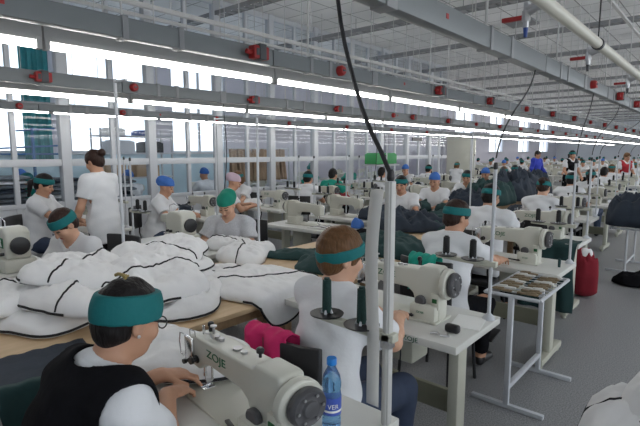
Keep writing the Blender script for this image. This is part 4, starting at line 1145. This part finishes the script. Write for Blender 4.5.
# pink cloth and green towel over chair backs
def over_chair(c, rz, ww, m, drop0, drop1, name, label, zs=1.):
    cr, sr = math.cos(rz), math.sin(rz)
    def f(u,v):
        x = (v-.5)*ww; s = u*(drop0+drop1)-drop0
        if s < -.03: y, z = .068+.012*math.sin(v*14), .945+s+.03
        elif s > .03: y, z = -.03-.014*math.sin(v*11), .945-s+.03
        else: a = s/.03; y, z = .019-a*.049, .945+.022*(1-a*a)
        y += -.235+.01; lx, ly = x, y
        return Vector((c[0]+cr*lx-sr*ly, c[1]+sr*lx+cr*ly, (z+.006*math.sin(v*23+u*5))*zs))
    o = cloth_sheet(name,f,24,24,m,.006); tag(o,label,'cloth')
over_chair((-1.52,1.61),.05,.24,'pink',.10,.26,'pink_cloth','crumpled pink cloth over the chair back behind the brown haired woman',.90)
over_chair((-1.52,3.06),-.05,.20,'tealtop',.14,.26,'green_towel','bright green towel over the chair back of the third woman')

# ------------------------------------------------------------------ low rack with sorted strips
def rack(loc, rz, label):
    t = empty('strip_rack',loc,rz); tag(t,label,'rack')
    a, b, zt = .17, .33, .745
    f = MB()
    for sx in (-1,1): f.cyl((sx*a,-b,zt),(sx*a,b,zt),.011,n=10)
    for sy in (-1,1): f.cyl((-a,sy*b,zt),(a,sy*b,zt),.011,n=10)
    for q in range(9): f.cyl((-a,-b+.0733*q+.035,zt),(a,-b+.0733*q+.035,zt),.004,n=6)
    f.build('top_frame',M['frame'],t)
    for sy in (-1,1):
        MB().box((0,sy*b,.382),(.032,.032,.72)).build('post',M['frame'],t,bevel=.003)
        MB().box((0,sy*b,.015),(.46,.032,.028)).build('foot',M['frame'],t,bevel=.003)
    MB().box((0,0,.14),(.030,2*b-.03,.03)).build('stretcher',M['frame'],t,bevel=.003)
    return t
rack((-.99,3.32,0),0,'low white steel rack with a slatted top of zipper strips at the aisle')
for k in range(9):
    for s in (-1,1):
        y0 = 3.045+.067*k
        b = MB(); x0 = -.99+s*.08
        b.box((0,0,.008),(.125,.030,.012),rz=.12*math.sin(k*3+s)); b.box((.02*s,.004,.016),(.06,.022,.008),rz=.3)
        o = b.build('zipper_strip',M['strip'] if (k+s)%3 else M['tape'],None,(x0,y0,.757),bevel=.003)
        tag(o,'%s zipper strip, %s from the near end, %s column on the low rack'%('brown' if (k+s)%3 else 'pale',ORD[k],'left' if s<0 else 'right'),'zipper strip','zipper strips on the low rack')
# second rack with navy cloth at the right
rk = empty('garment_rack',(-1.02,7.98,0)); tag(rk,'white tube rack carrying navy cloth by the right edge of the view','rack')
for sy in (-1,1):
    MB().cyl((0,sy*.38,.02),(0,sy*.38,.61),.014).build('post',M['frame'],rk); MB().box((0,sy*.38,.014),(.46,.03,.026)).build('foot',M['frame'],rk,bevel=.003)
MB().cyl((0,-.38,.12),(0,.38,.12),.012).build('stretcher',M['frame'],rk)
for sx in (-1,1):
    MB().cyl((sx*.20,-.42,.60),(sx*.20,.42,.60),.013).build('side_rail',M['frame'],rk)
for sy in (-1,1): MB().cyl((-.20,sy*.38,.60),(.20,sy*.38,.60),.012).build('end_rail',M['frame'],rk)
o = puff('navy_cloth',(-1.0,7.95,.615),(.62,1.05),.05,.34,85,2.8,'navy',rough=.35,lump=6,edge=.35); tag(o,'navy cloth heaped on the white tube rack at the right edge','cloth')
# ------------------------------------------------------------------ things on the front tables
bt = empty('water_bottle',(-.925,1.125,TH+.001)); tag(bt,'clear blue plastic water bottle on the nearest table behind the machine','bottle')
MB().lathe([(0,.004),(.026,0),(.031,.006),(.031,.030),(.0285,.036),(.031,.042),(.031,.115),(.029,.128),(.031,.136),(.0315,.150),(.027,.176),(.015,.200),(.0135,.206),(.0135,.214),(0,.214)],(0,0,0),24).build('bottle_body',M['bottleblue'],bt)
MB().lathe([(0,0),(.0165,0),(.0165,.018),(.0155,.021),(0,.021)],(0,0,.212),20).build('cap',M['capblue'],bt)
lb = MB().lathe([(.0314,0),(.0322,.0),(.0322,.058),(.0314,.058)],(0,0,.050),28).build('paper_label',M['labelblue'],bt)
me = text_mesh('VER',.022,M['paper'],.0004)
for v in me.vertices:
    x,y,z = v.co; a = R(-41)+x/.0327; v.co = (.0329*math.cos(a)*(1+z*3), .0329*math.sin(a)*(1+z*3), .080+y)
link('label_lettering',me,lb)
b = MB().lathe([(.0322,0),(.0326,.0),(.0326,.007),(.0322,.007)],(0,0,.060),28); b.build('label_band',M['paper'],lb)
# measuring tape hung on the front pole
PX, PY = -.815, 1.23
st = STQ.location
def f(u,v):
    z = TH+.775 - u*.70; sw = .024*math.sin(u*3.0)
    return Vector((st.x-.026+.046*(v-.5)-sw*.35, st.y-.034-sw*.5-.01*math.sin(u*7)+.020*(v-.5)*0, z))
o = cloth_sheet('hanging_tape',f,40,3,'tape',.002); tag(o,'long pale elastic tape hanging from the square front pole','tape')
# small things on the second table
o = MB().box((0,0,.022),(.075,.040,.042)).build('spool_holder',M['blackp'],None,(-.985,2.14,TH+.001),bevel=.014,seg=3); tag(o,'small black rounded block right of the second machine','holder')
o = MB().box((0,0,.0015),(.15,.20,.003),rz=.2).build('paper_sheet',M['paper'],None,(-.985,2.33,TH+.001)); tag(o,'white paper sheet on the second table behind the thread stand foot','paper')
b = MB().loft([(-.04,0,.006),(-.01,.02,.010),(.02,-.01,.012),(.05,.02,.006),(.03,.04,.008)],.005,6); o = b.build('screwdriver',M['steel'],None,(-1.02,2.05,TH+.001)); tag(o,'small steel tool lying at the front edge of the second table','tool')
o = MB().lathe([(0,0),(.010,0),(.012,.05),(.006,.07),(0,.07)],(0,0,0),12).build('oil_can',M['dgreen'],None,(-.96,3.95,TH+.001)); tag(o,'small dark green oiler standing on the third table corner','oiler')
o = MB().cyl((-.03,0,.012),(.03,0,.012),.011).build('bobbin',M['orange'],None,(-1.50,2.10,TH+.014)); tag(o,'reddish bobbin lying under the arm of the second machine','bobbin')
# black loop of cable under the second table
b = MB().loft([(.05*math.cos(a),0,.05*math.sin(a)) for a in [2*math.pi*i/24 for i in range(25)]],.007,8)
b.loft([(0,0,.05),(.01,0,.20),(.0,.02,.36)],.004,6); b.loft([(.0,.0,-.05),(-.03,-.02,-.25),(.10,-.05,-.38),(.30,-.02,-.395)],.004,6)
o = b.build('cable_loop',M['blackp'],None,(-1.24,2.06,.40)); tag(o,'coil of black cable hanging under the second table','cable')
# hanging cable from the ceiling to the front pole, thinner leads further on
def lead(pts, r, label, m='blackp'):
    o = MB().loft(pts,r,8).build('power_cable',M[m]); tag(o,label,'cable','cables hanging from the trunking'); return o
CABLE = [(-1.10,1.36,2.34),(-1.135,1.385,2.278),(-1.088,1.351,2.174),(-1.058,1.33,2.09),(-1.025,1.312,2.008),(-.992,1.296,1.938),(-.959,1.282,1.868),(-.922,1.268,1.795),(-.882,1.262,1.719),(-.838,1.256,1.655),(-.795,1.246,1.585)]
def bez(a,b,c,d,n=24):
    a,b,c,d = map(Vector,(a,b,c,d)); return [a*(1-t)**3+b*3*t*(1-t)**2+c*3*t*t*(1-t)+d*t**3 for t in [i/n for i in range(n+1)]]
lead(CABLE,.0075,'thick black cable curving down to the square front pole')
for k in range(1,7):
    xr,yf = A[k]; px_,py_ = xr-.035, yf+.47
    lead(bez((-1.03,py_+.9,2.215),(-1.03,py_+.8,1.95),(px_,py_+.1,1.9),(px_,py_,TH+.86)),.0045,'thin lead from the aisle trunking to the thread pole of the %s table'%ORD[k])
for k,(y0,y1) in enumerate(((.55,1.15),(3.2,3.5),(6.0,6.6))):
    lead(bez((-4.12,y0,2.15),(-4.12,y0,1.9),(-4.4,y1,1.7),(-4.55,y1,1.15)),.0045,'thin lead %s from the left below the middle trunking'%ORD[k])
# tall thin drop poles from floor to trunking among the left rows
for k,(x,y) in enumerate(((-3.28,1.62),(-3.26,2.90),(-4.75,3.55),(-4.72,6.1),(-4.80,7.4),(-5.0,9.8),(-2.85,6.62),(-4.9,11.3))):
    h_ = 2.15 if k == 0 else 1.9+.08*(k%3)
    b = MB().cyl((0,0,0),(0,0,h_),.011,n=10).lathe([(0,0),(.05,0),(.045,.012),(.014,.02),(0,.02)],(0,0,0),14).cyl((0,0,h_-.02),(.16,0,h_-.02),.008)
    o = b.build('drop_pole',M['frame'],None,(x,y,0)); tag(o,'%s slim white pole from the left rising among the sewing rows'%ORD[k],'pole','slim poles among the sewing rows')
# cart with white padded pieces at the lower right
ct = empty('cart',(.10,2.05,0)); tag(ct,'low cart under the white padding at the lower right corner','cart')
MB().box((0,0,.50),(.62,.80,.03)).build('deck',M['wood2'],ct,bevel=.003)
for sx in (-1,1):
    for sy in (-1,1):
        l = MB().box((sx*.27,sy*.36,.29),(.035,.035,.40)).build('leg',M['legbeige'],ct,bevel=.003)
        MB().lathe([(0,-.012),(.045,-.012),(.045,.012),(0,.012)],(sx*.27,sy*.36,.046),16,'X').build('caster',M['blackp'],l)
white((.02,2.02,.518),(.80,.92),.3,.15,91,'white padded piece on the cart at the lower right corner, dark seam on top',piping=[(20,44)],rough=.25)
white((.10,2.14,.64),(.62,.60),-.2,.17,92,'upper white padded piece on the cart at the lower right corner',piping=[(22,50)],rough=.4,seamline=[(62,20)])
dark((-.40,2.26,.004),(.30,.16),.5,.05,93,'navy cloth corner on the floor beside the cart')

# ------------------------------------------------------------------ behind the glass: shelf, boxes, garment rail, racks
sh = empty('shelf_unit',(-9.0,4.75,0)); tag(sh,'white shelf unit with boxes seen through the glass partition','shelf')
for z in (.5,1.15,1.62,1.95): MB().box((0,0,z),(.45,1.5,.03)).build('shelf_board',M['frame'],sh,bevel=.003)
for sx in (-1,1):
    for sy in (-1,1): MB().box((sx*.2,sy*.73,1.05),(.03,.03,2.1)).build('upright',M['frame'],sh,bevel=.003)
for k,(y,z,w_,h_,m,lab) in enumerate(((4.35,1.966,.34,.12,'paper','white bundle'),(4.95,1.966,.30,.09,'bluep','blue and red packet'),(4.45,1.636,.50,.22,'frame','pale grey box'),(5.1,1.636,.42,.20,'blackp','black boot shaped bundle'),(4.3,1.166,.4,.25,'card','brown carton'),(4.95,1.166,.5,.22,'card','flat brown carton'))):
    b = MB().box((0,0,h_/2),(.34,w_,h_)).box((0,0,h_+.01),(.30,w_*.8,.02))
    o = b.build('storage_box',M[m],None,(-9.0,y,z),bevel=.02); tag(o,'%s on the white shelf behind the glass, %s'%(lab,('upper left','upper right','middle left','middle right','lower left','lower right')[k]),'box')
hr = empty('hide_rail',(-8.1,7.25,0)); tag(hr,'steel rail with brown hides behind the glass partition','rail')
for sy in (-1,1): MB().cyl((0,sy*.95,0),(0,sy*.95,1.75),.02).build('post',M['frame'],hr)
MB().cyl((0,-.95,1.72),(0,.95,1.72),.016).build('rail_bar',M['steel'],hr)
for k in range(8):
    def f(u,v,k=k):
        s = (u-.5)*1.5; y = 6.42+.21*k+.17*v+.02*math.sin(u*7+k)
        x = math.copysign(.022+.05*abs(s)+.015*math.sin(v*9+k),s) if abs(s) > .02 else s
        return Vector((-8.1+x,y,1.742-abs(s)*.98+.006*math.sin(v*6)))
    o = cloth_sheet('hide',f,24,10,'tan',.006); tag(o,'%s brown hide from the left on the rail behind the glass'%ORD[k],'hide','brown hides on the rail')
br = empty('bar_stand',(-7.75,2.55,0)); tag(br,'blue metal bar stand behind the glass at the far left','stand')
MB().cyl((0,0,.02),(0,0,2.0),.022).build('post',M['blue_metal'],br); MB().lathe([(0,0),(.22,0),(.2,.02),(.03,.03),(0,.03)],(0,0,0),18).build('base',M['blue_metal'],br)
for z in (1.62,1.95,1.70): MB().cyl((-.02,-.42 if z<1.9 else -.2,z),(.02,.42 if z<1.9 else .3,z+(.05 if z>1.65 else 0)),.012).build('crossbar',M['blue_metal'],br)
# stacks of folded grey garments behind the glass
for k,(x,y,n) in enumerate(((-7.85,2.15,9),(-7.9,2.95,8),(-7.85,3.75,8))):
    tb = MB().box((0,0,.74),(.7,.74,.03))
    for sx in (-1,1):
        for sy in (-1,1): tb.box((sx*.3,sy*.32,.37),(.04,.04,.72))
    o = tb.build('stack_table',M['legbeige'],None,(x,y,0),bevel=.003); tag(o,'%s small table from the left with folded garments behind the glass'%ORD[k],'table','small tables behind the glass')
    for q in range(n):
        o = puff('folded_garment',(x+.03*math.sin(q*5+k),y+.03*math.cos(q*3),.757+.062*q),(.52,.60),.1*math.sin(q+k),.058,200+k*20+q,4,('greyfab','quilt','navy')[(q+k)%3 if q%2 else 0],rough=.15,nr=6,ns=28,wav=.04,edge=.6)
        tag(o,'%s folded %s garment from the bottom in the %s stack behind the glass'%(ORD[q],('grey','white','navy')[(q+k)%3 if q%2 else 0],ORD[k]),'garment','folded garments behind the glass')
o = MB().box((0,0,.12),(.35,.9,.24)).box((0,0,.25),(.30,.84,.03)).build('green_crate',M['greenbox'],None,(-6.6,9.92,1.36),bevel=.01); tag(o,'bright green crate on a white stand near the end of the partition','crate')
o = MB().box((0,0,1.33),(.45,1.0,.03)).cyl((0,-.4,0),(0,-.4,1.32),.02).cyl((0,.4,0),(0,.4,1.32),.02).build('crate_stand',M['frame'],None,(-6.6,9.92,0)); tag(o,'white stand under the bright green crate','stand')
o = MB().box((0,0,0),(.03,.55,.10)).build('wall_sign',M['blackp'],None,(-7.10,12.55,2.02)); tag(o,'narrow black sign board on the partition near its far end','sign')
o = puff('red_cloth',(-5.0,6.30,TH+.03),(.4,.35),.2,.14,301,2.6,'redsack'); o.location.z = TH+.003; tag(o,'red cloth on the table near the glass partition','cloth')
